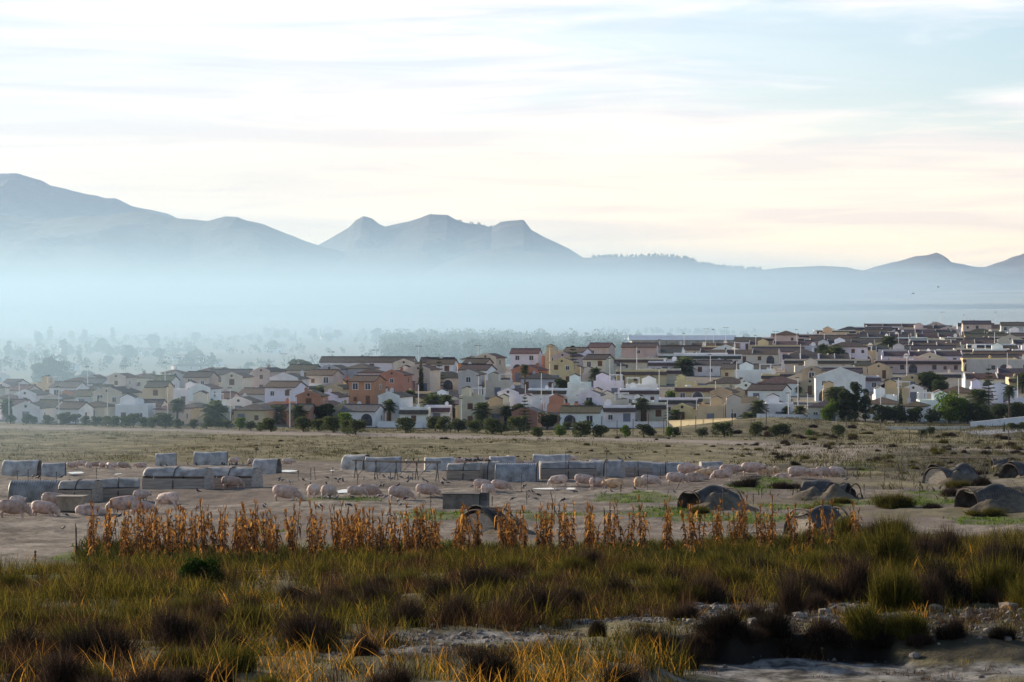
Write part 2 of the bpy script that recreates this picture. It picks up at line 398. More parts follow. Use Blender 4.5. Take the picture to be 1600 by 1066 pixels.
ridge('mountain', 12000, [(430, 415), (470, 395), (500, 380), (530, 363), (545, 354), (556, 343), (568, 338), (582, 343), (592, 351), (602, 356), (640, 348), (658, 341), (672, 335), (700, 335), (716, 345), (730, 349), (750, 351), (768, 355), (782, 345), (796, 342), (818, 341), (824, 349), (830, 358), (855, 374), (880, 388), (905, 402), (950, 425)], 2200, 2800, 23, base=30)
ridge('mountain', 11500, [(1260, 445), (1340, 430), (1372, 414), (1400, 407), (1430, 400), (1452, 398), (1463, 395), (1470, 398), (1474, 408), (1500, 412), (1530, 418), (1552, 420), (1572, 411), (1600, 397), (1680, 370), (1800, 350), (2100, 380)], 2500, 2800, 31, base=20)
ridge('hills', 9600, [(-500, 350), (-150, 338), (0, 337), (40, 342), (75, 346), (115, 340), (150, 341), (185, 336), (205, 334), (238, 334), (270, 341), (325, 345), (352, 338), (370, 339), (385, 345), (412, 352), (450, 368), (480, 379), (510, 388), (540, 396), (565, 389), (600, 391), (640, 390), (670, 394), (700, 410), (740, 425)], 2200, 3000, 47, base=10)
ridge('hills', 8800, [(640, 440), (690, 415), (730, 396), (770, 387), (810, 390), (860, 394), (905, 402), (935, 401), (985, 400), (1030, 400), (1070, 404), (1100, 414), (1125, 419), (1190, 423), (1240, 419), (1285, 416), (1325, 420), (1360, 427), (1420, 428), (1500, 420), (1560, 428), (1650, 420), (1900, 410), (2100, 430)], 1800, 2300, 59, base=8)
ridge('hills', 7400, [(-500, 440), (-100, 425), (40, 432), (130, 440), (220, 436), (300, 442), (420, 432), (520, 440), (620, 436), (690, 444), (800, 452), (950, 452), (1150, 456), (1300, 458), (1500, 460), (1700, 455), (2100, 455)], 900, 1500, 71, base=5)

# ------------------------------------------------------------------ air: even haze, and the mist bank lying in the valley
def volume(name, verts, faces, dens, col, aniso, label):
    me = bpy.data.meshes.new(name); me.from_pydata(verts, [], faces); me.update()
    m = new_mat(name); t = m.node_tree; o = N(t, 'ShaderNodeOutputMaterial'); p = N(t, 'ShaderNodeVolumePrincipled')
    p.inputs['Color'].default_value = rgba(col); p.inputs['Density'].default_value = dens; p.inputs['Anisotropy'].default_value = aniso
    t.links.new(p.outputs[0], o.inputs['Volume']); me.materials.append(m)
    ob = link(name, me); tag(ob, label, name.replace('_', ' '), kind='stuff'); return ob
def slab(poly, z0, z1):
    n = len(poly)
    return [(x, y, z0) for x, y in poly] + [(x, y, z1) for x, y in poly], [tuple(range(n - 1, -1, -1)), tuple(range(n, 2 * n))] + [(i, (i + 1) % n, (i + 1) % n + n, i + n) for i in range(n)]
HAZE_D, MIST_D = 1 / 42000, 1 / 2400
volume('haze', *slab([(-13000, -150), (13000, -150), (13000, 24500), (-13000, 24500)], -75, 720), HAZE_D, (.46, .60, 1.0), .35, 'thin blue haze filling the air of the whole valley')
_ss = [-.16 + .325 * k / 44 for k in range(45)]
_yn = np.interp(_ss, [-.16, -.13, -.10, -.06, -.03, 0, .05, .10, .14, .165], [190, 290, 400, 620, 850, 1100, 1600, 2350, 3100, 3790])
_yn = np.convolve(np.pad(_yn, 2, mode='edge'), np.ones(5) / 5, 'valid')
_yf = [3800 + 2750 * min(1.0, max(0.0, (.165 - s) / .265)) ** 1.3 + 4 for s in _ss]
_nb = [(float(s * y), float(y)) for s, y in zip(_ss, _yn)]; _fb = [(float(s * y), float(y)) for s, y in zip(_ss, _yf)][::-1]
volume('mist', *slab(_nb + _fb + [(-6000, 6600), (-6000, 2500), (-900, 420)], -70, 46), MIST_D, (.48, .70, .88), .35, 'pale blue morning mist lying low over the valley floor on the left')
volume('mist', *slab([(-3600, 1700), (3600, 1700), (3600, 7000), (-3600, 7000)], -72, 52), 1 / 6000, (.50, .68, .86), .35, 'thin veil of pale mist over the whole far valley floor')
_tp = [(-6000, 430), (-2400, 420), (-900, 190), (500, 150), (1000, -60), (1000, -72), (-6000, -72)]; _n = len(_tp)
volume('mist', [(x, 10400, z) for x, z in _tp] + [(x, 13400, z) for x, z in _tp], [tuple(range(_n)), tuple(range(2 * _n - 1, _n - 1, -1))] + [(i, i + _n, (i + 1) % _n + _n, (i + 1) % _n) for i in range(_n)], 1 / 10000, (.50, .68, 1.0), .35, 'blue mist hanging between the near hills and the far mountains')
# ------------------------------------------------------------------ naming helpers
ORD = ['first', 'second', 'third', 'fourth', 'fifth', 'sixth', 'seventh', 'eighth', 'ninth', 'tenth', 'eleventh', 'twelfth']
def nth(n): return ORD[n - 1] if n <= 12 else '%d%s' % (n, 'th' if 10 < n % 100 < 14 else {1: 'st', 2: 'nd', 3: 'rd'}.get(n % 10, 'th'))
REG = {}
def reg(o, label, cat, group=None):
    """label now; look-alikes get their place in the row when all stand"""
    tag(o, label, cat, group); REG.setdefault(label, []).append(o); return o
def settle_labels():
    for lab, L in REG.items():
        if len(L) < 2: continue
        L.sort(key=lambda o: o.location.x / max(o.location.y, 1))
        for k, o in enumerate(L):
            if k == 0: s = 'leftmost'
            elif k == len(L) - 1: s = 'rightmost'
            elif k > len(L) / 2: s = (nth(len(L) - k) + ' from right') if len(L) - k > 1 else 'rightmost'
            else: s = nth(k + 1) + ' from left'
            o['label'] = lab + ', ' + s
def copy_tree(o, parent=None):
    c = o.copy(); COL.objects.link(c)
    if parent: c.parent = parent
    for ch in list(o.children): copy_tree(ch, c)
    return c

# ------------------------------------------------------------------ materials of the pens
m_pig = noise_mat('pig_skin', [(.33, (.24, .16, .12)), (.44, (.47, .32, .26)), (.54, (.58, .43, .36)), (.68, (.68, .54, .47))], scale=2.6, detail=7, rough=.65, tint=True, bump=.25, bscale=30)
m_piglet = noise_mat('piglet_skin', [(.35, (.62, .50, .46)), (.6, (.75, .66, .62))], scale=6, rough=.7)
m_tin = noise_mat('galvanised_sheet', [(.3, (.14, .12, .10)), (.48, (.30, .275, .245)), (.68, (.44, .41, .375))], scale=1.6, detail=9, rough=.5, tint=True, bump=.2, stretch=(1, 1, 1))
m_board = noise_mat('weathered_boards', [(.3, (.20, .17, .14)), (.55, (.34, .30, .26)), (.7, (.42, .38, .34))], scale=2.5, rough=.9, stretch=(.3, 1, 5), bump=.3, tint=True)
m_dark = noise_mat('rusty_iron', [(.35, (.035, .026, .022)), (.65, (.10, .07, .055))], scale=8, rough=.8)
m_old = noise_mat('dirty_canvas', [(.3, (.025, .023, .022)), (.5, (.06, .055, .053)), (.68, (.17, .16, .155))], scale=1.1, detail=10, rough=.8, bump=.6, bscale=3)
m_earth = noise_mat('heaped_earth', [(.32, (.05, .042, .03)), (.6, (.15, .12, .085))], scale=1.4, rough=1, bump=1, bscale=5)
m_bird = noise_mat('dark_feathers', [(.4, (.016, .016, .022)), (.6, (.05, .05, .065))], scale=20, rough=.6, tint=True)
m_wood = noise_mat('grey_wood', [(.35, (.07, .055, .042)), (.65, (.17, .14, .115))], scale=6, rough=.9, stretch=(1, 1, .2))
def m_waterf():
    m = new_mat('puddle_water'); t = m.node_tree; o = N(t, 'ShaderNodeOutputMaterial'); p = N(t, 'ShaderNodeBsdfPrincipled')
    p.inputs['Base Color'].default_value = (.10, .09, .08, 1); p.inputs['Roughness'].default_value = .04; p.inputs['Specular IOR Level'].default_value = .8
    t.links.new(p.outputs[0], o.inputs[0]); return m
m_water = m_waterf()

# ------------------------------------------------------------------ pigs
def remeshed(mb, name, mat, vox=.03, it=6):
    me = mb.mesh(name + '_raw', mat); o = bpy.data.objects.new('tmp', me); COL.objects.link(o)
    m = o.modifiers.new('r', 'REMESH'); m.mode = 'VOXEL'; m.voxel_size = vox
    s = o.modifiers.new('s', 'SMOOTH'); s.factor = .5; s.iterations = it
    dg = bpy.context.evaluated_depsgraph_get(); dg.update()
    r = bpy.data.meshes.new_from_object(o.evaluated_get(dg)); r.name = name
    r.materials.clear(); r.materials.append(mat)
    r.polygons.foreach_set('use_smooth', [True] * len(r.polygons))
    bpy.data.objects.remove(o); bpy.data.meshes.remove(me); return r
def pig_mesh(pose):
    mb = MB(); z = .60 if pose != 'lie' else .27
    tilt = {'stand': 0, 'graze': -.07, 'root': -.12, 'lie': 0, 'walk': -.02}[pose]
    xs = [-.80, -.74, -.60, -.40, -.15, .10, .32, .50, .62]
    hw = [.05, .16, .245, .27, .285, .28, .255, .22, .18]; hh = [.06, .19, .27, .295, .315, .31, .28, .24, .19]
    zz = [.02, .02, .01, .01, -.02, -.025, -.01, .01, .01]
    pts = [(x, 0, z + dz + tilt * (x + .5)) for x, dz in zip(xs, zz)]
    mb.tube(pts, [(a_ * 1.1, b_ * 1.16) for a_, b_ in zip(hw, hh)], 16)
    sz = pts[-1][2]
    if pose in ('stand', 'walk'): hp = [(.45, 0, sz + .0), (.66, 0, sz + .02), (.80, 0, sz + .0), (.92, 0, sz - .07), (1.02, 0, sz - .13), (1.04, 0, sz - .14)]
    elif pose == 'graze': hp = [(.42, 0, sz + .0), (.62, 0, sz - .07), (.73, 0, sz - .19), (.80, 0, sz - .31), (.86, 0, sz - .42), (.87, 0, sz - .44)]
    elif pose == 'root': hp = [(.42, 0, sz), (.60, 0, sz - .05), (.76, 0, sz - .16), (.88, 0, sz - .28), (.98, 0, sz - .38), (1.0, 0, sz - .40)]
    else: hp = [(.45, 0, z), (.66, 0, z - .02), (.82, .02, z - .07), (.94, .03, z - .12), (1.03, .03, z - .17), (1.05, .03, z - .18)]
    mb.tube(hp, [(.20, .20), (.18, .18), (.155, .165), (.10, .11), (.065, .07), (.062, .066)], 12)
    h = Vector(hp[2]); d = (Vector(hp[3]) - Vector(hp[1])).normalized()
    for s in (-1, 1):   # ears flop forward
        e0 = h + Vector((-.03, s * .11, .10)); e1 = e0 + d * .10 + Vector((0, s * .07, .07)); e2 = e1 + d * .10 + Vector((0, s * .02, -.05))
        mb.tube([e0, e1, e2], [(.03, .07), (.026, .075), (.018, .03)], 8)
    if pose != 'lie':
        st = .10 if pose == 'walk' else .0
        for s in (-1, 1):
            k = s * st; y = s * .15
            b = pts[2][2]
            mb.tube([(-.56, y, b - .02), (-.47 + k * .3, y, .40), (-.63 + k, y, .24), (-.60 + k, y, .07), (-.57 + k, y, 0)], [.17, .13, .065, .045, .055], 8)
            f = pts[6][2]
            mb.tube([(.38, y, f - .04), (.37 - k * .3, y, .40), (.40 - k, y, .22), (.40 - k, y, .07), (.43 - k, y, 0)], [.15, .10, .062, .042, .052], 8)
    else:
        for x0, x1 in ((-.52, -.30), (.30, .50)):
            for s, e in ((-1, 0), (-1, .12)):
                mb.tube([(x0 + e, -.12, .16), (x0 + e, -.30, .10), (x1 + e, -.52, .06)], [.12, .075, .045], 8)
    t0 = Vector(pts[0]) + Vector((.02, 0, .12))
    mb.tube([t0, t0 + Vector((-.07, .02, .03)), t0 + Vector((-.10, .05, -.03)), t0 + Vector((-.08, .02, -.09))], [.03, .026, .024, .02], 6)
    return remeshed(mb, 'pig_' + pose, m_pig, .026, 5)
PIG = {p: pig_mesh(p) for p in ('stand', 'graze', 'root', 'lie', 'walk')}
PIGC = {'pink': (1, 1, 1), 'pale': (1.15, 1.2, 1.22), 'dusty': (.82, .80, .76), 'yellowish': (1.05, .98, .72), 'dirty': (.72, .68, .64)}
PT = {'stand': 'standing level', 'graze': 'with its head down', 'root': 'rooting in the soil', 'lie': 'lying on its side', 'walk': 'walking'}
def pig(u, v, px, pose, face, col='pink', where='in the pen', grp='pigs in the pens'):
    """face: degrees the snout points, 0 = right, 180 = left, 90 = away, -90 = towards the viewer; px = body length if seen side-on"""
    x, y, z = on_ground(u, v, 120, 500)
    s = 1.08 * px * y / F / 1.80
    s = max(.62, min(1.15, s)) * rnd.uniform(.92, 1.08)
    o = link('pig', PIG[pose], None, PIGC[col], (x, y, z - .02), R(face + rnd.uniform(-6, 6))); o.scale = (s, s * rnd.uniform(.95, 1.05), s * rnd.uniform(.96, 1.04))
    c = math.cos(R(face))
    fd = 'facing right' if c > .5 else 'facing left' if c < -.5 else 'seen from behind' if face > 0 else 'seen from the front'
    reg(o, f'{col} pig {PT[pose]}, {fd}, {where}', 'pig', grp); return o
LC = 'beside the left huts'
for a in [(6, 806, 46, 'graze', 160, 'pink', LC), (22, 810, 52, 'graze', 4, 'dusty', LC), (27, 791, 40, 'stand', 65, 'pale', LC), (70, 808, 50, 'graze', -25, 'pink', LC), (88, 799, 48, 'root', 12, 'dusty', LC),
          (139, 806, 42, 'lie', 5, 'pink', LC), (191, 803, 54, 'graze', 182, 'pink', LC), (222, 802, 46, 'root', 8, 'pink', LC), (221, 783, 36, 'stand', 60, 'pink', LC), (262, 793, 42, 'graze', 150, 'pale', LC),
          (363, 765, 36, 'graze', 10, 'dusty', 'before the arched hut'),
          (448, 786, 48, 'root', -4, 'pink', 'on bare earth'), (491, 783, 40, 'graze', 78, 'pale', 'on bare earth'), (514, 785, 42, 'graze', 62, 'pink', 'on bare earth'),
          (558, 783, 36, 'graze', 12, 'pink', 'on bare earth'), (577, 781, 36, 'root', 4, 'dusty', 'on bare earth'), (583, 773, 34, 'stand', 80, 'pale', 'on bare earth'),
          (626, 781, 40, 'root', 3, 'pink', 'on bare earth'), (668, 777, 38, 'root', 8, 'pink', 'on bare earth'),
          (755, 772, 34, 'graze', 25, 'pink', 'left of the old hut'), (763, 774, 34, 'graze', 55, 'pale', 'left of the old hut'), (783, 771, 34, 'root', 0, 'pink', 'left of the old hut'),
          (872, 763, 34, 'graze', 165, 'pale', 'in the middle pen'), (914, 763, 33, 'root', 8, 'pink', 'in the middle pen'), (936, 765, 34, 'root', 15, 'pink', 'in the middle pen'), (959, 767, 36, 'stand', 155, 'yellowish', 'in the middle pen'),
          (999, 764, 34, 'graze', 75, 'yellowish', 'in the middle pen'), (1017, 761, 34, 'graze', 10, 'pale', 'in the middle pen'),
          (1058, 759, 36, 'graze', 5, 'pink', 'in the crowded pen'), (1074, 748, 32, 'stand', 8, 'pink', 'in the crowded pen'), (1087, 757, 36, 'lie', 5, 'dusty', 'in the crowded pen'), (1104, 749, 32, 'walk', 170, 'yellowish', 'in the crowded pen'),
          (1128, 754, 36, 'graze', 185, 'pink', 'in the crowded pen'), (1118, 745, 32, 'stand', 20, 'pink', 'in the crowded pen'), (1142, 748, 36, 'stand', 3, 'dusty', 'in the crowded pen'), (1176, 747, 38, 'stand', 3, 'pink', 'in the crowded pen'), (1192, 745, 32, 'stand', 70, 'yellowish', 'in the crowded pen'),
          (1160, 743, 30, 'graze', 175, 'pale', 'in the crowded pen'), (1094, 744, 30, 'stand', 90, 'pale', 'in the crowded pen'), (1066, 742, 30, 'root', 175, 'pink', 'in the crowded pen'),
          (1203, 747, 28, 'stand', 70, 'yellowish', 'at the right end'), (1213, 744, 28, 'graze', 75, 'yellowish', 'at the right end'), (1222, 751, 26, 'lie', 175, 'pale', 'at the right end'),
          (1247, 752, 32, 'stand', 5, 'pink', 'at the right end'), (1243, 745, 28, 'stand', 15, 'dusty', 'at the right end'), (1272, 751, 32, 'stand', 172, 'pink', 'at the right end'), (1288, 748, 28, 'root', 5, 'dusty', 'at the right end'),
          (1284, 744, 26, 'stand', 80, 'pale', 'at the right end'), (1304, 748, 28, 'stand', 178, 'pink', 'at the right end'), (1308, 744, 26, 'graze', 5, 'pale', 'at the right end')]:
    pig(*a)
FR = 'in the far pen'
for k, a in enumerate([(112, 735, 20), (125, 734, 17), (139, 735, 19), (150, 733, 17), (160, 734, 17), (170, 734, 18), (180, 733, 17), (193, 734, 18), (220, 733, 20), (331, 728, 16), (366, 727, 20), (392, 729, 20), (401, 731, 18), (428, 728, 17), (450, 728, 22),
          (590, 728, 20), (606, 726, 18), (622, 726, 18), (637, 726, 18), (540, 727, 17), (717, 725, 17), (728, 724, 15), (740, 724, 15), (752, 724, 15), (765, 723, 17), (778, 724, 15), (795, 724, 17), (812, 728, 17), (826, 728, 17), (894, 724, 20),
          (908, 727, 18), (927, 727, 20), (948, 730, 22), (962, 729, 21), (975, 732, 19), (1025, 732, 20), (1037, 732, 18), (1002, 731, 19)]):
    pig(*a, ('graze', 'stand', 'root', 'stand', 'walk')[k % 5], (5, 172, 70, 185, 80, -80, 15)[k % 7], ('pink', 'pale', 'pale', 'dusty')[k % 4], FR, 'pigs in the far pens')
# piglets huddled against the hut
pl0 = PIG['lie'].copy(); pl0.materials.clear(); pl0.materials.append(m_piglet)
ps0 = PIG['stand'].copy(); ps0.materials.clear(); ps0.materials.append(m_piglet)
for k in range(11):
    x, y, z = on_ground(298 + k * 4.9 + rnd.uniform(-1, 1), 763.5 - (k % 3) * 1.4, 120, 400)
    o = link('piglet', ps0 if k % 3 == 0 else pl0, None, None, (x, y, z), R(rnd.uniform(0, 360))); s = rnd.uniform(.36, .46); o.scale = (s, s * 1.1, s * 1.2)
    reg(o, 'white piglet standing in the huddle against the slatted hut' if k % 3 == 0 else 'white piglet lying in the huddle against the slatted hut', 'piglet', 'piglets huddled by the hut')

# ------------------------------------------------------------------ pig arks
def arch(n, hw, h, p=2.4, a0=0, a1=math.pi):
    r = []
    for k in range(n + 1):
        t = a0 + (a1 - a0) * k / n; c = math.cos(t); s = math.sin(t)
        r.append((hw * math.copysign(abs(c) ** (2 / p), c), h * abs(s) ** (2 / p)))
    return r
def shell_mesh(name, Lx, hw, h, mat, a0=0, a1=math.pi, ribs=0, n=18, warp=0, seed=0, thick=.03):
    nx = int(Lx / .15 * 5) if ribs else 24
    vs = []; fs = []
    for side in (0, 1):
        for i in range(nx + 1):
            x = -Lx / 2 + Lx * i / nx
            o = (.02 * math.sin(2 * math.pi * x / .15) if ribs else 0) - side * thick
            for k, (yy, zz) in enumerate(arch(n, hw + o, h + o, 2.5, a0, a1)):
                wv = warp * math.sin(x * 2.1 + k * .5 + seed) * math.sin(k / n * math.pi)
                vs.append((x, yy + wv * .5, max(zz + wv, 0)))
    m = n + 1; off = (nx + 1) * m
    for i in range(nx):
        for k in range(n):
            a = i * m + k; fs.append((a, a + 1, a + m + 1, a + m)); b = a + off; fs.append((b, b + m, b + m + 1, b + 1))
    for k in range(n):
        fs.append((k, k + off, k + 1 + off, k + 1)); a = nx * m + k; fs.append((a, a + 1, a + 1 + off, a + off))
    for i in range(nx):
        for k in (0, n):
            a = i * m + k; fs.append((a, a + m, a + m + off, a + off))
    mb = MB(); mb.add(vs, fs); return mb.mesh(name, mat, True)
def ark(u, v, Lpx, style, rz, label, tint=(1, 1, 1), hk=1.0, far=False, seed=1):
    x, y, z = on_ground(u, v, 120, 500)
    Lx = Lpx * y / F; hw = 1.15 * hk; h = 1.28 * hk
    e = empty('pig_hut', (x, y + hw * .8, gz(x, y + hw) - .05 + (0)), R(rz))
    if style == 'corrugated':
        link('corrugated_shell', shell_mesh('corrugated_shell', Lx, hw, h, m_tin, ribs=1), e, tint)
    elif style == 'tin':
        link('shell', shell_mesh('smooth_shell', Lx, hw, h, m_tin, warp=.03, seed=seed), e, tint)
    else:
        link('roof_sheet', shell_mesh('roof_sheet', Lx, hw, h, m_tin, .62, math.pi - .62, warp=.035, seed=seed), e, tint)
        for s, nm in ((-1, 'front'), (1, 'back')):
            mb = MB()
            for k in range(5):
                z0 = .02 + k * .155; mb.box(-Lx / 2 + .04, Lx / 2 - .04, s * (hw - .05) - .02, s * (hw - .05) + .02 + (k % 2) * .012, z0, z0 + .14)
            mb.build('slatted_side', m_board, e, color=tint)
    mb = MB(); a = arch(16, hw - .04, h - .04, 2.5)
    for s in ([-1, 1] if not far else [-1]):
        mb = MB(); q = s * (Lx / 2 - .03)
        n = len(a); ring = [(q, yy, zz) for yy, zz in a]; r2 = [(q + s * .04, yy, zz) for yy, zz in a]
        mb.add(ring + r2, [tuple(range(n)), tuple(range(2 * n - 1, n - 1, -1))] + [(i, i + n, i + 1 + n, i + 1) for i in range(n - 1)] + [(n - 1, 2 * n - 1, n, 0)])
        link('end_panel', mb.mesh('end_panel', m_board), e, tuple(t * 1.15 for t in tint))
    if style != 'tin' or not far:
        for xx in ((0,) if style != 'corrugated' else (Lx / 2 - .06,)):
            mb = MB(); mb.tube([(xx, yy, zz) for yy, zz in arch(18, hw + .03, h + .03, 2.5)], .035, 6); mb.build('strap', m_dark, e)
    reg(e, label, 'hut', 'pig huts in the pens'); return e
G1 = (.98, .93, .88)
ark(60, 783, 92, 'corrugated', -3, 'grey ribbed pig hut at the far left', (.72, .76, .80), 1.05)
ark(122, 784, 56, 'slatted', -9, 'slatted pig hut joined to the grey ribbed one', G1, 1.02, seed=2)
ark(182, 782, 66, 'slatted', 6, 'slatted pig hut at the right of the leftmost trio', G1, 1.02, seed=3)
ark(276, 766, 100, 'slatted', -10, 'long slatted pig hut with a pale left end', (1.05, 1.05, 1.08), 1.12, seed=4)
ark(363, 764, 78, 'slatted', -14, 'round-topped slatted pig hut behind the piglet huddle', (1.08, 1.08, 1.1), 1.1, seed=5)
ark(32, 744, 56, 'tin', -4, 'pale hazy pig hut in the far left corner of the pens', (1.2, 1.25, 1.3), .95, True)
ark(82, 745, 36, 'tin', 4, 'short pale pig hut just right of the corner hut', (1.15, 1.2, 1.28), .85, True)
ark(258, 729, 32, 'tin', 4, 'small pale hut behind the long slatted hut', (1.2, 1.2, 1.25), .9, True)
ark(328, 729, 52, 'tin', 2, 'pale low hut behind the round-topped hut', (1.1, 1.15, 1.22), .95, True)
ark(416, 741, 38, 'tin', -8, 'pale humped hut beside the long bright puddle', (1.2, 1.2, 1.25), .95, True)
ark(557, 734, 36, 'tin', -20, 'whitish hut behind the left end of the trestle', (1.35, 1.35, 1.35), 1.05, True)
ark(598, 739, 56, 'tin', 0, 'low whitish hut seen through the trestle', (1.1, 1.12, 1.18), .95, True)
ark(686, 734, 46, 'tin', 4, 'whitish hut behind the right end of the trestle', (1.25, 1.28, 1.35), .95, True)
ark(726, 751, 52, 'slatted', -6, 'worn slatted hut with sagging top, first of the middle row', (.95, .92, .88), 1.0, seed=8)
ark(764, 750, 34, 'tin', -5, 'smooth grey hut, second of the middle row', G1, 1.02)
ark(808, 752, 66, 'corrugated', -4, 'blue grey ribbed hut, third of the middle row', (.86, .93, 1.05), 1.05)
ark(887, 750, 88, 'slatted', 3, 'long hut with a dark patch on top, middle row', (.88, .86, .88), 1.0, seed=9)
ark(948, 748, 52, 'tin', -12, 'smooth blunt hut right of the long middle one', (.98, 1, 1.08), .98)
ark(996, 746, 44, 'slatted', 3, 'low slatted hut behind the yellowish pig', (.98, .96, 1.0), .92, seed=10)
ark(1040, 745, 62, 'tin', 0, 'long flat hut at the right end of the middle row', (1.0, 1.02, 1.1), .85)
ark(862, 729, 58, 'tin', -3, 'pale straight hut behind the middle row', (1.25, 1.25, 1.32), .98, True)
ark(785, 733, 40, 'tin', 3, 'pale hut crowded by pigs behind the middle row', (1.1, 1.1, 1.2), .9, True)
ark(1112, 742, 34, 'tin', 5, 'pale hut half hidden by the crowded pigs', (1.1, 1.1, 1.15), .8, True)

def old_ark(u, v, Lpx, rz, label, hk=1.0, cover=.6, bank=True, seed=0, pale=None, net=False):
    x, y, z = on_ground(u, v, 60, 500); q = random.Random(seed)
    Lx = Lpx * y / F; hk *= .92; hw = 1.2 * hk; h = 1.22 * hk
    e = empty('ruined_hut', (x, y + hw, gz(x, y + hw) - .06), R(rz))
    n = 5
    for k in range(n):
        xx = -Lx / 2 + Lx * k / (n - 1); sag = q.uniform(-.12, .04)
        MB().tube([(xx + sag * (zz / h) * .8, yy, zz * (1 + sag)) for yy, zz in arch(16, hw, h, 2.2)], .04, 6).build('hoop', m_dark, e)
    me = shell_mesh('torn_cover', Lx * min(.97, cover + .15), hw - .05, h - .04, m_old, .0, math.pi, warp=.2, seed=seed)
    c = link('torn_cover', me, e); c.location = (-Lx * max(.015, .425 - cover / 2) * (1 if seed % 2 else -1), 0, 0)
    if net:
        mb = MB()
        for i in range(26):
            t = -Lx / 2 + Lx * i / 25
            for s in (-1, 1):
                mb.tube([(max(-Lx / 2, min(Lx / 2, t + s * k * .07)), yy, zz + .02) for k, (yy, zz) in enumerate(arch(12, hw + .02, h + .02, 2.2))], .016, 4, False)
        mb.build('wire_netting', m_board, e, color=(.45, .45, .45))
    if pale:
        mb = MB(); a = arch(14, hw * .9, h * .86, 2.2); m_ = len(a); qx = pale * Lx / 2
        mb.add([(qx, yy, zz) for yy, zz in a] + [(qx + .04, yy, zz) for yy, zz in a], [tuple(range(m_)), tuple(range(2 * m_ - 1, m_ - 1, -1))] + [(i, i + m_, i + 1 + m_, i + 1) for i in range(m_ - 1)])
        link('end_sheet', mb.mesh('end_sheet', m_board), e, (.95, .95, .92))
    if bank:
        nx, ny = 36, 14; vs = []; fs = []
        for j in range(ny + 1):
            for i in range(nx + 1):
                xx = (i / nx - .5) * Lx * 1.6; yy = -hw - 1.4 + j / ny * 2.6
                b = max(0, 1 - ((i / nx - .5) / .5) ** 2) * math.sin(math.pi * j / ny)
                vs.append((xx, yy, -.05 + b * (.85 + .8 * float(vnoise(xx * 1.3 + seed, yy * 1.7, seed)) + .2 * float(vnoise(xx * 5, yy * 5, seed)))))
        for j in range(ny):
            for i in range(nx):
                a = j * (nx + 1) + i; fs.append((a, a + 1, a + nx + 2, a + nx + 1))
        mb = MB(); mb.add(vs, fs); link('earth_bank', mb.mesh('earth_bank', m_earth, True), e)
    reg(e, label, 'hut', 'ruined hoop huts'); return e
old_ark(1113, 796, 78, 30, 'ruined hoop hut with a pale domed end beside green grass', 1.05, .8, True, 3, .96)
old_ark(1300, 777, 84, -28, 'collapsed dark hoop hut sunk behind a weedy earth bank', .92, .75, True, 5)
old_ark(1490, 757, 66, 36, 'ruined hoop hut with a bright left end and rusty sides', 1.15, .85, True, 7, -.98)
old_ark(1566, 800, 116, 24, 'large netted hoop hut behind an earth bank at right', 1.05, .6, True, 9, None, True)
old_ark(1600, 748, 46, 30, 'dark hoop hut cut off by the right edge', 1.15, .9, True, 11)
old_ark(1568, 732, 28, 0, 'small distant hoop hut left of the cut-off one', .9, .6, True, 13)
old_ark(1282, 838, 70, 30, 'ruined hut seen through the right end of the dry corn', 1.0, .75, True, 15, -.9)
old_ark(762, 832, 46, 44, 'dark pointed ruined hut behind the middle of the corn', 1.05, .7, True, 17, -.9)

# feed hopper, troughs and the grey block
x, y, z = on_ground(111, 804, 120, 400)
e = empty('feed_hopper', (x, y, z), R(-8)); mb = MB()
mb.add([(-.5, -.4, .1), (.5, -.4, .1), (.5, .4, .1), (-.5, .4, .1), (-.58, -.5, .80), (.62, -.5, .80), (.62, .5, .80), (-.58, .5, .80)], [(0, 3, 2, 1), (0, 1, 5, 4), (1, 2, 6, 5), (2, 3, 7, 6), (3, 0, 4, 7), (4, 5, 6, 7)])
link('bin', mb.mesh('bin', m_tin), e, (.9, .85, .75)); MB().box(-.7, .7, -.62, .62, 0, .12).build('trough_base', m_dark, e)
MB().box(-.66, .72, -.59, .59, .801, .84).build('lid', m_board, e)
tag(e, 'grey tapered feed hopper standing among the left pigs', 'feeder')
x, y, z = on_ground(722, 795, 120, 400); e = empty('concrete_trough', (x, y + .6, z - .05), R(-6))
link('block', MB().box(-.95, .95, -.6, .6, 0, .82).mesh('block', m_tin), e, (.42, .42, .42)); link('slab', MB().box(.98, 1.35, -.5, .6, .0, .92).mesh('slab', m_old), e)
MB().box(-1.0, .97, -.65, .65, .823, .87).build('cover', m_old, e)
tag(e, 'dark grey concrete trough block before the bare earth, mid picture', 'trough')

# trestles and rails
def trestle(pts, legs, lab, h=1.35, r=.035):
    x0, y0, z0 = on_ground(*pts[0], 120, 500); x1, y1, z1 = on_ground(*pts[1], 120, 500)
    e = empty('rail_trestle', (x0, y0, z0)); d = Vector((x1 - x0, y1 - y0, z1 - z0)); up = Vector((0, 0, h))
    MB().tube([up, d * .5 + up + Vector((0, 0, -.05)), d + up], r * 1.4, 6).build('rail', m_wood, e)
    MB().tube([up + Vector((0, .7, -.05)), d + up + Vector((0, .7, .05))], r * 1.2, 6).build('rail', m_wood, e)
    for k in range(legs):
        t = (k + .15) / (legs - .7)
        p = d * min(t, 1)
        for s in (-1, 1): MB().tube([p + Vector((s * .12, s * .5 + .35, -.1)), p + up * 1.04 + Vector((-s * .05, .35 - s * .3, 0))], r, 5).build('leg', m_wood, e)
        if k < legs - 1: MB().tube([p + Vector((.1, .1, .25)), d * min((k + 1) / (legs - .7), 1) * .96 + up * .95 + Vector((0, .1, 0))], r * .7, 5).build('brace', m_wood, e)
    tag(e, lab, 'trestle', 'rail trestles')
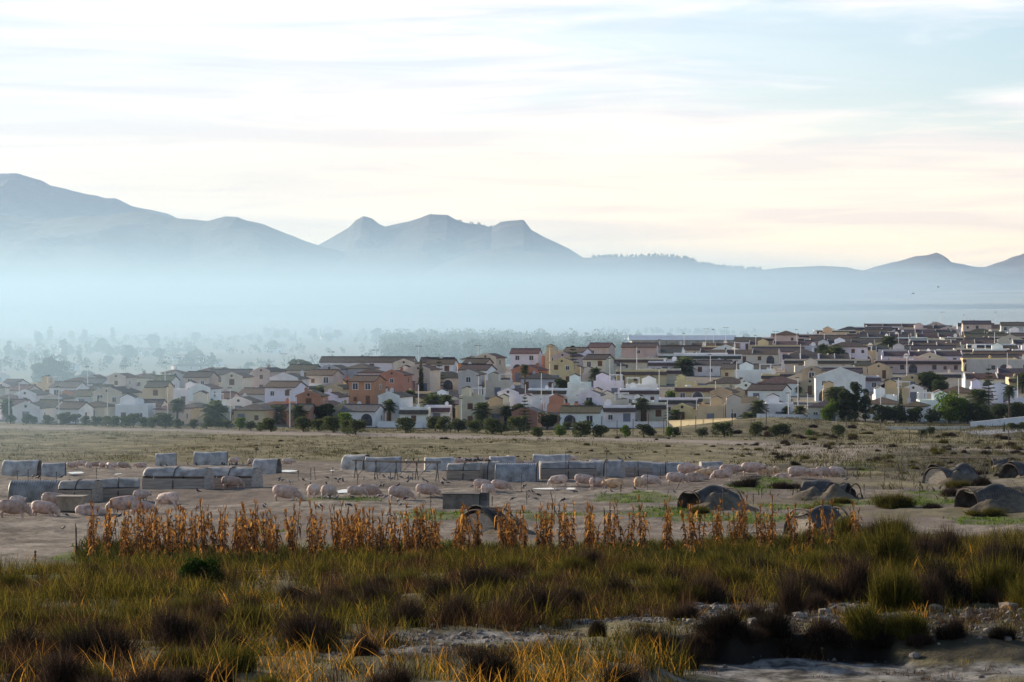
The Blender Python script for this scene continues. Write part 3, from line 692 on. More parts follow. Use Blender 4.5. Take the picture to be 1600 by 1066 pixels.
trestle([(551, 751), (688, 754)], 5, 'long grey wooden trestle of rails on splayed legs')
trestle([(1440, 745), (1545, 748)], 4, 'broken rail trestle beside the ruined hut at right', 1.5, .03)
trestle([(1322, 752), (1343, 752)], 2, 'small grey trestle just right of the pigs', .75, .03)

# puddles in the pens
def puddle(u, v, w_, d_, seed, label=None):
    x, y, z = on_ground(u, v, 100, 500); rx = w_ / 2 * y / F; ry = d_
    n = 40; q = random.Random(seed); zz = max(gz(x + rx * math.cos(t) * .9, y + ry * math.sin(t) * .9) for t in np.linspace(0, 6.28, 12)) + .015
    vs = [(rx * math.cos(2 * math.pi * k / n) * (1 + .25 * float(vnoise(k * .4, seed, 3))), ry * math.sin(2 * math.pi * k / n) * (1 + .4 * float(vnoise(k * .5, seed, 5))), 0) for k in range(n)]
    me = MB().add(vs, [tuple(range(n))]).mesh('puddle', m_water); o = link('puddle', me, None, None, (x, y, zz)); o['kind'] = 'structure'
puddle(538, 768, 26, 1.9, 1); puddle(449, 738, 32, 1.6, 2); puddle(118, 742, 26, 1.4, 3); puddle(185, 741, 14, 1.2, 4); puddle(519, 739, 6, .8, 5)
puddle(880, 768, 100, .9, 6); puddle(1180, 741, 20, .6, 7)

# ------------------------------------------------------------------ birds
def bird_mesh(pose):
    mb = MB()
    if pose == 'stand':
        mb.tube([(-.17, 0, .10), (-.08, 0, .13), (0, 0, .16), (.08, 0, .20), (.11, 0, .25), (.135, 0, .285), (.16, 0, .285)], [.012, .035, .055, .05, .032, .03, .01], 8)
        mb.tube([(.155, 0, .285), (.195, 0, .275)], [.01, .003], 5)
        mb.tube([(-.30, 0, .075), (-.10, 0, .13)], [(.03, .006), (.045, .02)], 6)
    elif pose == 'peck':
        mb.tube([(-.17, 0, .17), (-.08, 0, .17), (0, 0, .155), (.09, 0, .13), (.14, 0, .09), (.165, 0, .05), (.175, 0, .035)], [.012, .035, .055, .048, .03, .028, .01], 8)
        mb.tube([(.172, 0, .04), (.185, 0, .0)], [.01, .003], 5)
        mb.tube([(-.30, 0, .19), (-.10, 0, .17)], [(.03, .006), (.045, .02)], 6)
    else:
        mb.tube([(-.2, 0, 0), (-.08, 0, 0), (.04, 0, 0), (.14, 0, .02), (.19, 0, .02)], [.012, .04, .05, .03, .006], 8)
        for s in (-1, 1): mb.tube([(.03, 0, .02), (.06, s * .18, .13), (-.05, s * .36, .10)], [(.02, .09), (.015, .08), (.005, .02)], 6)
        mb.tube([(-.30, 0, 0), (-.15, 0, 0)], [(.006, .05), (.02, .02)], 6)
    if pose != 'fly':
        for s in (-1, 1): mb.tube([(0, s * .03, .13), (.01, s * .03, .0)], .007, 4)
    return mb.mesh('bird_' + pose, m_bird, True)
BIRD = {p: bird_mesh(p) for p in ('stand', 'peck', 'fly')}
def bird(x, y, z, pose, label, cat='bird', grp='dark birds in the pens', s=.95, tint=(1, 1, 1)):
    o = link('bird', BIRD[pose], None, tint, (x, y, z), rnd.uniform(0, 6.28)); k = s * rnd.uniform(.85, 1.15); o.scale = (k, k, k)
    reg(o, label, cat, grp)
def birds_ground(cells, label, n, sp=(.6, .4)):
    for k in range(n):
        u0, u1, v0, v1 = cells[k % len(cells)]
        x, y, z = on_ground(rnd.uniform(u0, u1), rnd.uniform(v0, v1), 110, 500)
        p = 'peck' if rnd.random() < .5 else 'stand'
        bird(x, y, z - .01, p, label.replace('bird', 'pecking bird' if p == 'peck' else 'upright bird'), s=rnd.uniform(.75, 1.15), tint=rnd.choice([(1, 1, 1), (2, 2, 2.2), (3.2, 3.2, 3.4)]))
birds_ground([(425, 640, 750, 761)], 'small dark bird beyond the bright puddle', 30)
birds_ground([(590, 800, 750, 766)], 'small dark bird on bare earth before the middle huts', 26)
birds_ground([(800, 900, 767, 783)], 'small dark bird on bare earth below the middle pen', 14)
birds_ground([(405, 640, 785, 800)], 'dark bird close behind the dry corn', 13)
birds_ground([(590, 660, 776, 783)], 'dark bird beside the rooting pigs', 8)
birds_ground([(30, 340, 792, 835)], 'dark bird on the bare left field', 10)
birds_ground([(90, 420, 768, 785)], 'dark bird near the slatted left huts', 8)
birds_ground([(1200, 1480, 740, 760)], 'dark bird on bare earth near the right pigs', 9)
birds_ground([(940, 1060, 758, 775)], 'dark bird below the yellowish pigs', 7)
def roof_birds(u0, u1, vg, zrel, n, label):
    for k in range(n):
        u = rnd.uniform(u0, u1); x, y, z = on_ground(u, vg, 120, 500)
        bird(x, y + 1.0, gz(x, y + 1) + zrel, 'stand', label, s=.9)
roof_birds(344, 388, 764, 1.42, 12, 'dark bird perched on top of the round-topped hut')
roof_birds(240, 322, 766, 1.44, 4, 'dark bird perched on the long slatted hut')
roof_birds(28, 100, 783, 1.33, 4, 'dark bird perched on the ribbed left hut')
roof_birds(722, 780, 751, 1.30, 16, 'dark bird crowded on the middle huts')
roof_birds(935, 990, 748, 1.26, 4, 'dark bird perched on the smooth blunt hut')
for u, v in ((646, 718), (653, 720)):
    x, y, z = on_ground(646, 753, 120, 400); bird(x + (u - 646) * y / F, y, -(v - V0) / F * y - .15, 'stand', 'dark bird perched on the trestle rail')
for u, v, Y in ((1466, 449, 900), (1427, 459, 1000)):
    bird((u - U0) / F * Y, Y, -(v - V0) / F * Y, 'fly', 'tiny dark bird flying in the haze beyond the town', 'bird', 'flying birds', 1.2)

# ------------------------------------------------------------------ stakes of the electric fence and thin posts
def stake(u, v, hpx, label, lean=0, knobs=True, r=.018):
    x, y, z = on_ground(u, v, 70, 500); h = hpx * y / F
    e = empty('fence_stake', (x, y, z - .05))
    top = Vector((math.sin(lean) * h, 0, h))
    MB().tube([(0, 0, 0), top], r, 6).build('rod', m_dark, e)
    if knobs:
        for t in (.55, .8, .98):
            p = top * t; MB().tube([p + Vector((0, 0, -.04)), p + Vector((0, 0, .04))], r * 2.2, 6).build('insulator', m_dark, e)
    reg(e, label, 'stake', 'electric fence stakes')
for u, v, h, l in [(55, 884, 30, 0), (27, 756, 22, 0), (44, 756, 24, 0), (63, 757, 20, 0), (88, 755, 20, 0), (151, 752, 22, 0), (200, 790, 18, 0)]:
    stake(u, v, h, 'thin fence stake near the left huts', l)
for u, v, h, l in [(407, 752, 14, 0), (466, 751, 16, 0), (484, 750, 18, .1), (493, 750, 20, -.1), (520, 745, 16, 0), (610, 756, 16, 0), (645, 755, 14, 0), (769, 790, 16, 0), (558, 758, 16, .1)]:
    stake(u, v, h, 'thin fence stake around the trestle', l)
for u, v, h, l in [(673, 800, 26, 0), (815, 772, 30, 0), (884, 754, 50, 0), (928, 768, 26, 0), (948, 752, 50, 0), (1012, 770, 30, 0), (1032, 750, 20, 0), (1076, 812, 28, 0), (954, 820, 30, 0), (873, 815, 22, 0), (1038, 795, 16, 0), (1056, 770, 18, .5), (992, 753, 20, 0), (970, 776, 18, 0), (823, 790, 22, 0)]:
    stake(u, v, h, 'thin fence stake in the middle pens', l)
for u, v, h, l in [(1130, 802, 44, 0), (1177, 788, 20, 0), (1190, 776, 16, 0), (1382, 760, 24, 0), (1406, 766, 30, 0), (1437, 780, 30, 0), (1310, 820, 30, 0), (1442, 748, 34, .3), (1419, 744, 34, 0), (1536, 742, 36, 0), (1518, 742, 32, -.3), (1360, 752, 18, 0), (1409, 765, 60, 0), (1350, 775, 18, 0), (1428, 768, 22, 0)]:
    stake(u, v, h, 'thin fence stake in the right field', l)
def branch(u, v, hpx, wpx, label):
    x, y, z = on_ground(u, v, 70, 400); h = hpx * y / F; w_ = wpx * y / F
    mb = MB(); mb.tube([(0, 0, -.1), (w_ * .25, 0, h * .5), (-w_ * .1, .05, h)], [.035, .028, .015], 6); mb.tube([(w_ * .25, 0, h * .5), (w_ * .9, .1, h * .15), (w_, .1, -.1)], [.026, .022, .014], 6)
    mb.tube([(w_ * .25, 0, h * .5), (w_ * .3, .1, h * .9)], [.02, .01], 6)
    o = mb.build('dead_branch', m_dark); o.location = (x, y, z); reg(o, label, 'branch')
branch(862, 822, 58, 18, 'bent dead branch stuck upright behind the corn')
branch(944, 850, 58, 3, 'straight black stick standing in the middle of the corn')
branch(118, 872, 56, 4, 'dark bare stick at the left end of the corn')
branch(45, 806, 18, 8, 'short black stick beside the leftmost pigs')
branch(1403, 748, 22, 8, 'dark stump with a spike in the right field')
# ------------------------------------------------------------------ the town
m_wall = noise_mat('painted_render', [(.28, (.78, .77, .76)), (.5, (.95, .95, .95)), (.7, (1.0, 1.0, 1.0))], scale=.5, detail=9, rough=.85, tint=True, bump=.1, bscale=6)
m_tile = noise_mat('roof_tiles', [(.3, (.60, .52, .48)), (.5, (.9, .85, .82)), (.7, (1.25, 1.15, 1.05))], scale=1.2, detail=8, rough=.85, tint=True, bump=.8, bscale=5, stretch=(3, .6, .6))
m_pane = noise_mat('glass_and_arch_shade', [(.4, (.03, .035, .045)), (.6, (.08, .09, .11))], scale=1, rough=.15)
m_white = noise_mat('white_paint', [(.3, (.66, .66, .66)), (.7, (.8, .8, .8))], scale=1, rough=.6)
m_shut = noise_mat('brown_shutter', [(.3, (.10, .05, .03)), (.7, (.18, .10, .06))], scale=2, rough=.7)
m_blue = noise_mat('grey_door', [(.3, (.12, .14, .18)), (.7, (.20, .22, .27))], scale=2, rough=.6)
WC = {'white': (.80, .80, .82), 'cream': (.66, .60, .50), 'yellow': (.66, .54, .33), 'pink': (.62, .50, .44), 'terracotta': (.52, .27, .17), 'ochre': (.50, .42, .28), 'grey': (.52, .53, .55), 'orange': (.62, .28, .08), 'brick': (.46, .24, .16)}
RC = {'brown': (.125, .088, .07), 'dark': (.075, .066, .062), 'red': (.17, .095, .068), 'grey': (.13, .125, .13), 'green': (.10, .10, .06)}
def unit(name, mat, build):
    mb = MB(); build(mb); return mb.mesh(name, mat)
# shared window/door meshes, each facing -y, origin at the middle of its foot
U_WIN = unit('window', m_pane, lambda b: b.box(-.5, .5, -.02, .06, 0, 1.1))
U_FRM = unit('frame', m_white, lambda b: b.box(-.6, -.5, -.07, .05, -.09, 1.2).box(.5, .6, -.07, .05, -.09, 1.2).box(-.5, .5, -.07, .05, 1.1, 1.2).box(-.5, .5, -.09, .05, -.09, 0).box(-.03, .03, -.05, .0, 0, 1.1))
U_SHT = unit('shutter', m_shut, lambda b: b.box(-.5, .5, -.03, .06, 0, 1.15))
U_DOOR = unit('door', m_shut, lambda b: b.box(-.48, .48, -.04, .06, 0, 2.1))
U_DOR2 = unit('door', m_blue, lambda b: b.box(-.7, .7, -.04, .06, 0, 2.1))
def arc_poly(hw, h, n=10):
    return [(-hw, 0), (hw, 0)] + [(hw * math.cos(math.pi * k / n), h - hw + hw * math.sin(math.pi * k / n)) for k in range(n + 1)]
U_ARC = unit('archway_shade', m_pane, lambda b: b.prism(arc_poly(1.1, 2.3), -.03, .06))  # flat dark panel instead of a recess, colour paints the opening's shade
def _ring(b):
    o = arc_poly(1.32, 2.52)[2:]; i = arc_poly(1.1, 2.3)[2:]; n = len(o)
    vs = [(x, -.10, z) for x, z in o] + [(x, -.10, z) for x, z in i] + [(x, .02, z) for x, z in o] + [(x, .02, z) for x, z in i]
    fs = []
    for k in range(n - 1): fs += [(k, k + n, k + n + 1, k + 1), (k, k + 1, k + 1 + 2 * n, k + 2 * n), (k + n, k + 3 * n, k + 3 * n + 1, k + n + 1)]
    b.add(vs, fs)
U_RNG = unit('arch_surround', m_white, _ring)
def _dish(b):
    n, m = 12, 4; vs = [(0, 0, 0)]
    for j in range(1, m + 1):
        r = .9 * j / m
        for k in range(n): t = 2 * math.pi * k / n; vs.append((r * math.cos(t), -.3 * (j / m) ** 2, r * math.sin(t)))
    fs = [(0, 1 + k, 1 + (k + 1) % n) for k in range(n)]
    for j in range(m - 1):
        for k in range(n): fs.append((1 + j * n + k, 1 + (j + 1) * n + k, 1 + (j + 1) * n + (k + 1) % n, 1 + j * n + (k + 1) % n))
    b.add(vs, fs); b.tube([(0, 0, 0), (0, .15, -.9)], .05, 6)
U_DISH = unit('satellite_dish', m_white, _dish)
def _chim(b): b.box(-.28, .28, -.28, .28, 0, 1.0).box(-.36, .36, -.36, .36, 1.002, 1.12).prism([(-.36, 1.2), (.36, 1.2), (0, 1.5)], -.36, .36).box(-.2, .2, -.2, .2, 1.122, 1.198)
U_CHIM = unit('chimney', m_wall, _chim)
U_TANK = unit('water_tank', m_white, lambda b: b.tube([(-.6, 0, .5), (.6, 0, .5)], .42, 12).box(-.5, -.4, -.3, .3, 0, .2).box(.4, .5, -.3, .3, 0, .2))

def put(mesh, name, par, loc, rz=0, sc_=None, color=None):
    o = link(name, mesh, par, color, loc, rz)
    if sc_: o.scale = sc_
    return o
def window(par, x, yf, z, rz=0, s=1.0, near=True, q=None):
    sh = q is not None and q.random() < .35
    o = put(U_SHT if sh else U_WIN, 'window', par, (x, yf, z), rz, (s, 1, s))
    if near and not sh: put(U_FRM, 'frame', o, (0, 0, 0))
    return o
def slab_roof(mb, poly_yz, x0, x1): mb.prismx(poly_yz, x0, x1)
HOUSES = []
def house(typ, W, D, st, wall, roof, loc, rz, seed, near=True):
    q = random.Random(seed)
    e = empty('house', loc, rz); h = 2.5 * st + (.25 if st == 1 else .1); hx = W / 2; hy = D / 2
    wc = tuple(c * q.uniform(.93, 1.05) for c in WC[wall]); rc = tuple(c * q.uniform(.8, 1.2) for c in RC[roof])
    f0 = -2.5                                     # footing goes down into the slope
    wb = MB(); rb = MB(); ov = .35; rt = .16
    top = h
    if typ == 'long':
        rise = D * .5 * .30; top = h + rise
        wb.prismx([(-hy, f0), (hy, f0), (hy, h), (0, h + rise), (-hy, h)], -hx, hx)
        k = .30
        for s in (-1, 1):
            a = [(s * (hy + ov), h - ov * k + .02), (s * (hy + ov), h - ov * k + .02 + rt), (0, h + rise + .02 + rt), (0, h + rise + .02)]
            rb.prismx(a if s > 0 else a[::-1], -hx - .2, hx + .2)
        rb.tube([(-hx - .22, 0, h + rise + rt + .02), (hx + .22, 0, h + rise + rt + .02)], .12, 6)
    elif typ == 'gable':
        rise = W * .5 * .34; top = h + rise
        wb.prism([(-hx, f0), (hx, f0), (hx, h), (0, h + rise), (-hx, h)], -hy, hy)
        # raised gable edge in the wall colour at the front
        wb.prism([(-hx - .1, h - .1), (-hx - .1, h + .28), (0, h + rise + .42), (hx + .1, h + .28), (hx + .1, h - .1), (0, h + rise - .05)][::-1], -hy - .12, -hy - .002)
        for s in (-1, 1):
            a = [(s * (hx + ov), h - ov * .34 + .02), (0, h + rise + .02), (0, h + rise + .02 + rt), (s * (hx + ov), h - ov * .34 + .02 + rt)]
            rb.prism(a if s < 0 else a[::-1], -hy + .02, hy + .2)
        if q.random() < .7:
            o = MB(); o.prism([(.28 * math.cos(t), h + rise * .45 + .28 * math.sin(t)) for t in [2 * math.pi * k / 10 for k in range(10)]], -hy - .14, -hy - .1); o.build('round_vent', m_pane, e)
    elif typ == 'hip':
        rise = min(W, D) * .5 * .36; top = h + rise; g = max(0, hx - hy) if W > D else 0; gy = max(0, hy - hx)
        wb.box(-hx, hx, -hy, hy, f0, h)
        ex, ey = hx + ov, hy + ov
        vs = [(-ex, -ey, h), (ex, -ey, h), (ex, ey, h), (-ex, ey, h), (-ex, -ey, h + .14), (ex, -ey, h + .14), (ex, ey, h + .14), (-ex, ey, h + .14), (-g, -gy, h + rise + .14), (g + .01, -gy, h + rise + .14), (g + .01, gy + .01, h + rise + .14), (-g, gy + .01, h + rise + .14)]
        rb.add(vs, [(0, 3, 2, 1), (0, 1, 5, 4), (1, 2, 6, 5), (2, 3, 7, 6), (3, 0, 4, 7), (4, 5, 9, 8), (5, 6, 10, 9), (6, 7, 11, 10), (7, 4, 8, 11), (8, 9, 10, 11)])
    elif typ == 'mono':                            # flat roof behind a parapet with a tiled band along the front
        top = h + .75
        wb.box(-hx, hx, -hy, hy, f0, h)
        for (a, b_, c, d) in ((-hx, hx, -hy + .5, -hy + .7), (-hx, hx, hy - .2, hy), (-hx, -hx + .2, -hy + .702, hy - .202), (hx - .2, hx, -hy + .702, hy - .202)): wb.box(a, b_, c, d, h + .002, h + .75)
        rb.prismx([(-hy - .55, h - .35), (-hy + .498, h + .15), (-hy + .498, h + .42), (-hy - .55, h - .2)], -hx - .15, hx + .15)
    elif typ == 'flat':
        top = h + .9
        wb.box(-hx, hx, -hy, hy, f0, h)
        for (a, b_, c, d) in ((-hx, hx, -hy, -hy + .18), (-hx, hx, hy - .18, hy), (-hx, -hx + .18, -hy + .182, hy - .182), (hx - .18, hx, -hy + .182, hy - .182)): wb.box(a, b_, c, d, h + .002, h + .9)
        # stair room on the roof terrace
        s = q.choice((-1, 1)); tx = s * hx * .45; tw = min(1.6, hx * .45)
        wb.prism([(tx - tw, h + .003), (tx + tw, h + .003), (tx + tw, h + 2.1), (tx, h + 2.1 + tw * .45), (tx - tw, h + 2.1)], -hy * .2, hy * .8)
        for t in (-1, 1):
            a = [(tx + t * (tw + .15), h + 2.1), (tx, h + 2.12 + tw * .45), (tx, h + 2.24 + tw * .45), (tx + t * (tw + .15), h + 2.14)]
            rb.prism(a if t < 0 else a[::-1], -hy * .2 + .05, hy * .8 + .1)
        top = h + 2.4
        if q.random() < .35:
            pb = MB(); px = -s * hx * .55; ly = -hy * .6
            for ax in (-1.3, 1.3):
                for ay in (-.2, 2.0): pb.box(px + ax - .08, px + ax + .08, ly + ay, ly + ay + .16, h + .004, h + 2.25)
            pb.box(px - 1.45, px + 1.45, ly - .25, ly - .1, h + 2.202, h + 2.36).box(px - 1.45, px + 1.45, ly + 2.1, ly + 2.25, h + 2.202, h + 2.36)
            for ax in (-1.45, 1.3): pb.box(px + ax, px + ax + .15, ly - .099, ly + 2.099, h + 2.2, h + 2.34)
            pb.build('pergola', m_white, e)
    elif typ == 'terrace':
        n = max(2, round(W / 7.5)); uw = W / n; top = h + 1.6
        wb.box(-hx, hx, -hy, hy, f0, h)
        for k in range(n + 1):                     # sloping party walls between the units
            x = -hx + k * uw; x = max(-hx + .12, min(hx - .12, x))
            wb.prismx([(-hy - .1, h - .1), (-hy * .1, h - .1), (-hy * .1, h + 1.55), (-hy * .25, h + 1.55), (-hy - .1, h + .22)][::-1], x - .12, x + .12)
        wb.box(-hx, hx, -hy * .1 + .002, -hy * .1 + .2, h + .002, h + 1.2)
        wb.box(-hx, hx, hy - .18, hy, h + .002, h + .9)
        rb.prismx([(-hy - .45, h - .08), (-hy * .1, h + 1.1), (-hy * .1, h + 1.26), (-hy - .45, h + .08)], -hx + .245, hx - .245)
    body = link('wall', wb.mesh('wall', m_wall), e, wc)
    if rb.v:
        rf = link('roof', rb.mesh('roof', m_tile), e, rc)
    # openings on the front and on the right side
    if typ == 'terrace':
        n = max(2, round(W / 7.5)); uw = W / n
        for k in range(n):
            x = -hx + k * uw
            if q.random() < .65:
                a = put(U_ARC, 'archway_shade', e, (x + uw * .68, -hy, .05)); 
                if near: put(U_RNG, 'arch_surround', a, (0, 0, 0))
            else: put(U_DOOR, 'door', e, (x + uw * .7, -hy, .05))
            window(e, x + uw * .27, -hy, 1.0, 0, 1.0, near, q)
    else:
        n = max(1, int(W / 2.7)); slots = [(-hx + W * (k + .5) / n) for k in range(n)]
        dk = q.randrange(n)
        for fl in range(st):
            for k, x in enumerate(slots):
                if fl == 0 and k == dk and W > 4:
                    if q.random() < .45 and W > 6.5:
                        a = put(U_ARC, 'archway_shade', e, (x, -hy, .05))
                        if near: put(U_RNG, 'arch_surround', a, (0, 0, 0))
                    else: put(q.choice((U_DOOR, U_DOR2)), 'door', e, (x, -hy, .05))
                elif q.random() < .62: window(e, x, -hy, .95 + fl * 2.5, 0, q.choice((.8, 1, 1.15)), near, q)
            for s in ((1,) if not near else (1, -1)):
                if q.random() < .6: window(e, s * hx, q.uniform(-.4, .4) * D * .5, .95 + fl * 2.5, s * math.pi / 2, .9, near, q)
    if q.random() < .45: put(U_CHIM, 'chimney', e, (q.uniform(-.35, .35) * W, q.uniform(.1, .3) * D, (h + top) / 2 - .25 if typ in ('long', 'gable', 'hip') else h + .003), 0, None, wc)
    if typ in ('flat', 'mono', 'terrace') and q.random() < .35: put(U_DISH, 'satellite_dish', e, (q.uniform(-.35, .35) * W, hy * .35, h + 1.3), q.uniform(-.8, .3), (.8, .8, .8))
    if typ in ('flat', 'mono') and q.random() < .15: put(U_TANK, 'water_tank', e, (q.uniform(-.3, .3) * W, hy * .5, h + .005), q.uniform(-.5, .5))
    return e, top
TOPS = dict(long=lambda W, D, st: 2.5 * st + .3 + D * .15, gable=lambda W, D, st: 2.5 * st + .4 + W * .17, hip=lambda W, D, st: 2.5 * st + .4 + min(W, D) * .18,
            mono=lambda W, D, st: 2.5 * st + 1.0, flat=lambda W, D, st: 2.5 * st + 2.4, terrace=lambda W, D, st: 2.5 * st + 1.7)
def zone_of(u): return ''
TYPN = {'long': 'with long pitched roof', 'gable': 'with gable to the front', 'hip': 'with hipped roof', 'mono': 'with tiled strip under the parapet', 'flat': 'with flat roof terrace', 'terrace': 'terrace block with sloping party walls'}
RON = {'brown': 'brown', 'dark': 'dark', 'red': 'reddish', 'grey': 'grey', 'green': 'mossy'}
SPEC = []       # (x, y, W, D, typ, st, wall, roof, rz)
def plan(u, vt, wpx, typ, st, wall, roof='brown', rz=None):
    q = rnd
    ys = np.linspace(604, 1440, 1700); xs = (u - U0) / F * ys
    Wm = np.maximum(wpx * ys / F, 4.2)
    D = 7.5 if typ in ('flat', 'mono', 'terrace') else 7.0
    if typ == 'gable': D = 8.5
    hgt = np.array([TOPS[typ](w_, D, st) for w_ in Wm])
    vv = V0 - (ground(xs, ys + D / 2, False) + hgt) / ys * F
    yb = np.interp(u, _UB, _YB); ok = ys < yb + 5
    vv = np.where(ok, vv, 9999)
    i = int(np.argmin(np.abs(vv - vt)))
    if rz is None: rz = R(q.uniform(-20, -6)) if typ in ('long', 'gable', 'hip') else R(q.uniform(-7, -1))
    SPEC.append([float(xs[i]), float(ys[i]) + D / 2, float(Wm[i]), D, typ, st, wall, roof, rz, True])
H = '''24 626 30 long 1 white brown;47 630 44 gable 1 white brown;76 627 26 long 1 white brown;114 630 36 long 1 white brown;148 632 44 hip 1 cream brown;178 606 50 gable 2 cream brown;208 628 52 flat 1 white brown
108 613 26 gable 1 terracotta red;86 617 32 gable 1 cream brown;45 610 36 gable 1 white brown;36 603 30 long 1 cream brown;62 600 28 gable 1 cream brown;104 598 44 long 1 white grey;75 591 26 flat 1 yellow brown;150 592 32 long 1 white grey
143 586 20 gable 1 grey brown;158 603 26 long 1 white brown;135 611 26 long 1 grey brown;187 583 28 gable 2 cream brown;190 597 30 long 1 white green;222 584 26 hip 1 cream brown;8 600 30 gable 1 white grey;10 617 26 hip 1 cream brown;20 592 24 long 1 white grey;120 590 24 hip 1 cream brown
232 584 36 hip 1 cream brown;258 588 28 long 1 white green;246 596 32 long 2 yellow brown;239 607 26 gable 1 yellow red;283 582 28 gable 1 grey brown;312 581 40 long 2 pink dark;332 590 30 gable 1 cream green;318 600 28 gable 2 white brown;288 599 30 flat 1 white brown;368 582 34 gable 2 cream brown
365 594 36 gable 1 cream brown;270 577 18 hip 1 cream brown;329 575 18 hip 1 cream brown;344 575 18 gable 1 cream brown;403 584 32 gable 1 cream brown;348 615 38 long 1 pink red;322 618 50 flat 1 cream brown;378 621 42 gable 1 white brown;404 608 50 long 1 grey brown;236 626 36 long 1 cream dark
268 634 40 hip 1 cream brown;304 633 34 hip 1 yellow brown;340 637 36 mono 1 cream brown;396 640 50 hip 1 yellow brown;418 574 28 gable 2 pink brown;446 578 28 long 1 white brown;474 570 44 long 2 cream green;503 571 28 hip 1 cream brown;522 570 34 gable 2 grey brown;506 580 44 long 2 pink brown
564 567 42 hip 2 grey grey;602 568 30 long 1 cream brown;580 575 34 hip 2 white brown;450 585 46 gable 2 white brown;445 596 50 long 2 white brown;484 603 24 mono 1 white brown;510 597 50 long 1 yellow green;530 602 26 gable 1 yellow green;573 587 42 long 2 brick brown;548 597 26 gable 1 brick red
584 601 30 gable 1 white brown;618 578 38 gable 2 terracotta brown;622 591 34 gable 1 terracotta red;518 614 34 gable 1 white brown;410 609 36 gable 1 white red;486 624 38 gable 2 terracotta brown;508 631 26 gable 1 terracotta red;438 640 38 mono 1 terracotta brown;470 638 36 long 1 terracotta grey;540 633 32 gable 1 ochre brown
566 634 56 long 1 white grey;617 622 30 gable 2 white brown;412 640 28 hip 1 cream brown;609 565 26 long 1 pink grey;635 561 34 gable 2 cream brown;661 570 38 gable 2 cream brown;691 561 42 long 2 white brown;692 577 38 gable 1 cream brown;738 553 24 hip 1 white green;766 552 34 gable 2 cream brown
747 560 36 long 2 pink dark;746 570 46 long 2 white dark;722 568 20 gable 1 orange brown;737 578 32 gable 2 grey brown;780 586 38 flat 1 cream brown;650 613 42 mono 1 yellow brown;683 612 28 flat 1 white brown;704 617 44 gable 1 cream brown;737 615 30 flat 2 cream brown;648 640 44 mono 1 white brown
684 640 40 mono 1 white brown;718 634 40 hip 1 white grey;733 640 36 gable 1 ochre brown;764 638 46 flat 1 ochre brown;805 609 34 gable 2 white brown;779 621 26 flat 1 cream brown;822 545 44 long 2 white brown;852 559 38 gable 1 brick brown;828 571 42 gable 1 brick red;845 583 56 hip 1 grey dark
866 540 18 flat 2 yellow brown;902 543 34 long 2 white brown;888 550 32 gable 2 pink brown;881 559 36 gable 2 yellow brown;898 572 44 gable 1 yellow brown;940 536 34 long 2 pink brown;936 554 36 long 2 cream dark;958 566 28 gable 1 cream dark;926 576 28 flat 1 cream brown;1001 536 54 long 2 pink brown
906 588 34 flat 2 white brown;952 587 44 flat 1 white brown;1003 579 78 mono 1 yellow brown;1004 592 50 flat 1 white brown;857 608 60 mono 1 white brown;868 617 34 gable 1 white brown;832 621 30 flat 1 white brown;881 622 50 flat 1 terracotta red;826 642 40 gable 1 brick grey;925 626 32 gable 2 white brown
960 621 46 flat 1 cream brown;910 645 62 long 1 white green;926 610 30 flat 1 cream brown;974 623 32 hip 1 white dark;1006 634 34 mono 1 white brown;968 650 52 mono 1 white brown;1020 652 46 mono 1 cream brown;1000 608 60 mono 1 white brown;1052 537 36 hip 1 white green;1092 541 70 mono 1 yellow red
1096 552 84 mono 1 white brown;1050 565 70 mono 1 white brown;1032 577 66 mono 1 cream brown;1118 564 54 long 1 white dark;1168 570 74 long 1 yellow brown;1072 588 30 flat 1 yellow brown;1092 604 70 mono 1 yellow brown;1062 623 60 mono 1 white dark;1134 606 34 gable 2 ochre brown;1166 613 44 flat 1 ochre brown
1204 602 56 long 1 white dark;1170 598 34 gable 1 white dark;1074 635 28 gable 1 yellow brown;1112 640 40 flat 1 yellow brown;1206 624 34 gable 1 white brown;1160 643 50 flat 1 cream brown;1252 553 58 terrace 1 white dark;1306 553 50 terrace 1 white dark;1344 542 44 flat 1 ochre brown;1398 542 54 terrace 1 cream dark
1352 564 42 hip 1 cream dark;1378 568 34 gable 1 yellow brown;1422 560 60 mono 1 pink brown;1274 574 30 gable 2 ochre brown;1240 584 60 mono 1 ochre brown;1269 592 32 gable 1 ochre brown;1306 600 36 flat 1 yellow brown;1346 588 60 mono 1 grey grey;1206 585 28 mono 1 yellow brown;1382 622 54 hip 1 white red
1386 608 34 flat 1 white brown;1404 598 40 flat 1 yellow brown;1292 642 50 hip 1 cream dark;1467 547 58 mono 1 cream brown;1536 545 86 mono 1 cream brown;1548 560 84 mono 1 yellow brown;1485 583 82 mono 1 cream dark;1432 586 32 gable 1 yellow brown;1434 602 30 gable 1 white brown;1462 618 48 flat 1 white brown
1500 604 58 hip 1 yellow brown;1434 632 36 hip 1 white green;1568 600 50 gable 1 white dark;1594 540 60 terrace 1 white dark;1600 590 44 mono 1 yellow brown;1536 596 30 flat 1 white brown;1600 622 40 gable 1 white brown;1220 648 44 flat 1 white brown;-30 626 40 long 1 white brown;-25 600 36 gable 1 cream brown;1650 560 70 mono 1 cream brown;1650 600 60 hip 1 white brown'''
for row in H.replace('\n', ';').split(';'):
    a = row.split()
    if len(a) >= 6: plan(float(a[0]), float(a[1]), float(a[2]), a[3], int(a[4]), a[5], a[6] if len(a) > 6 else 'brown')
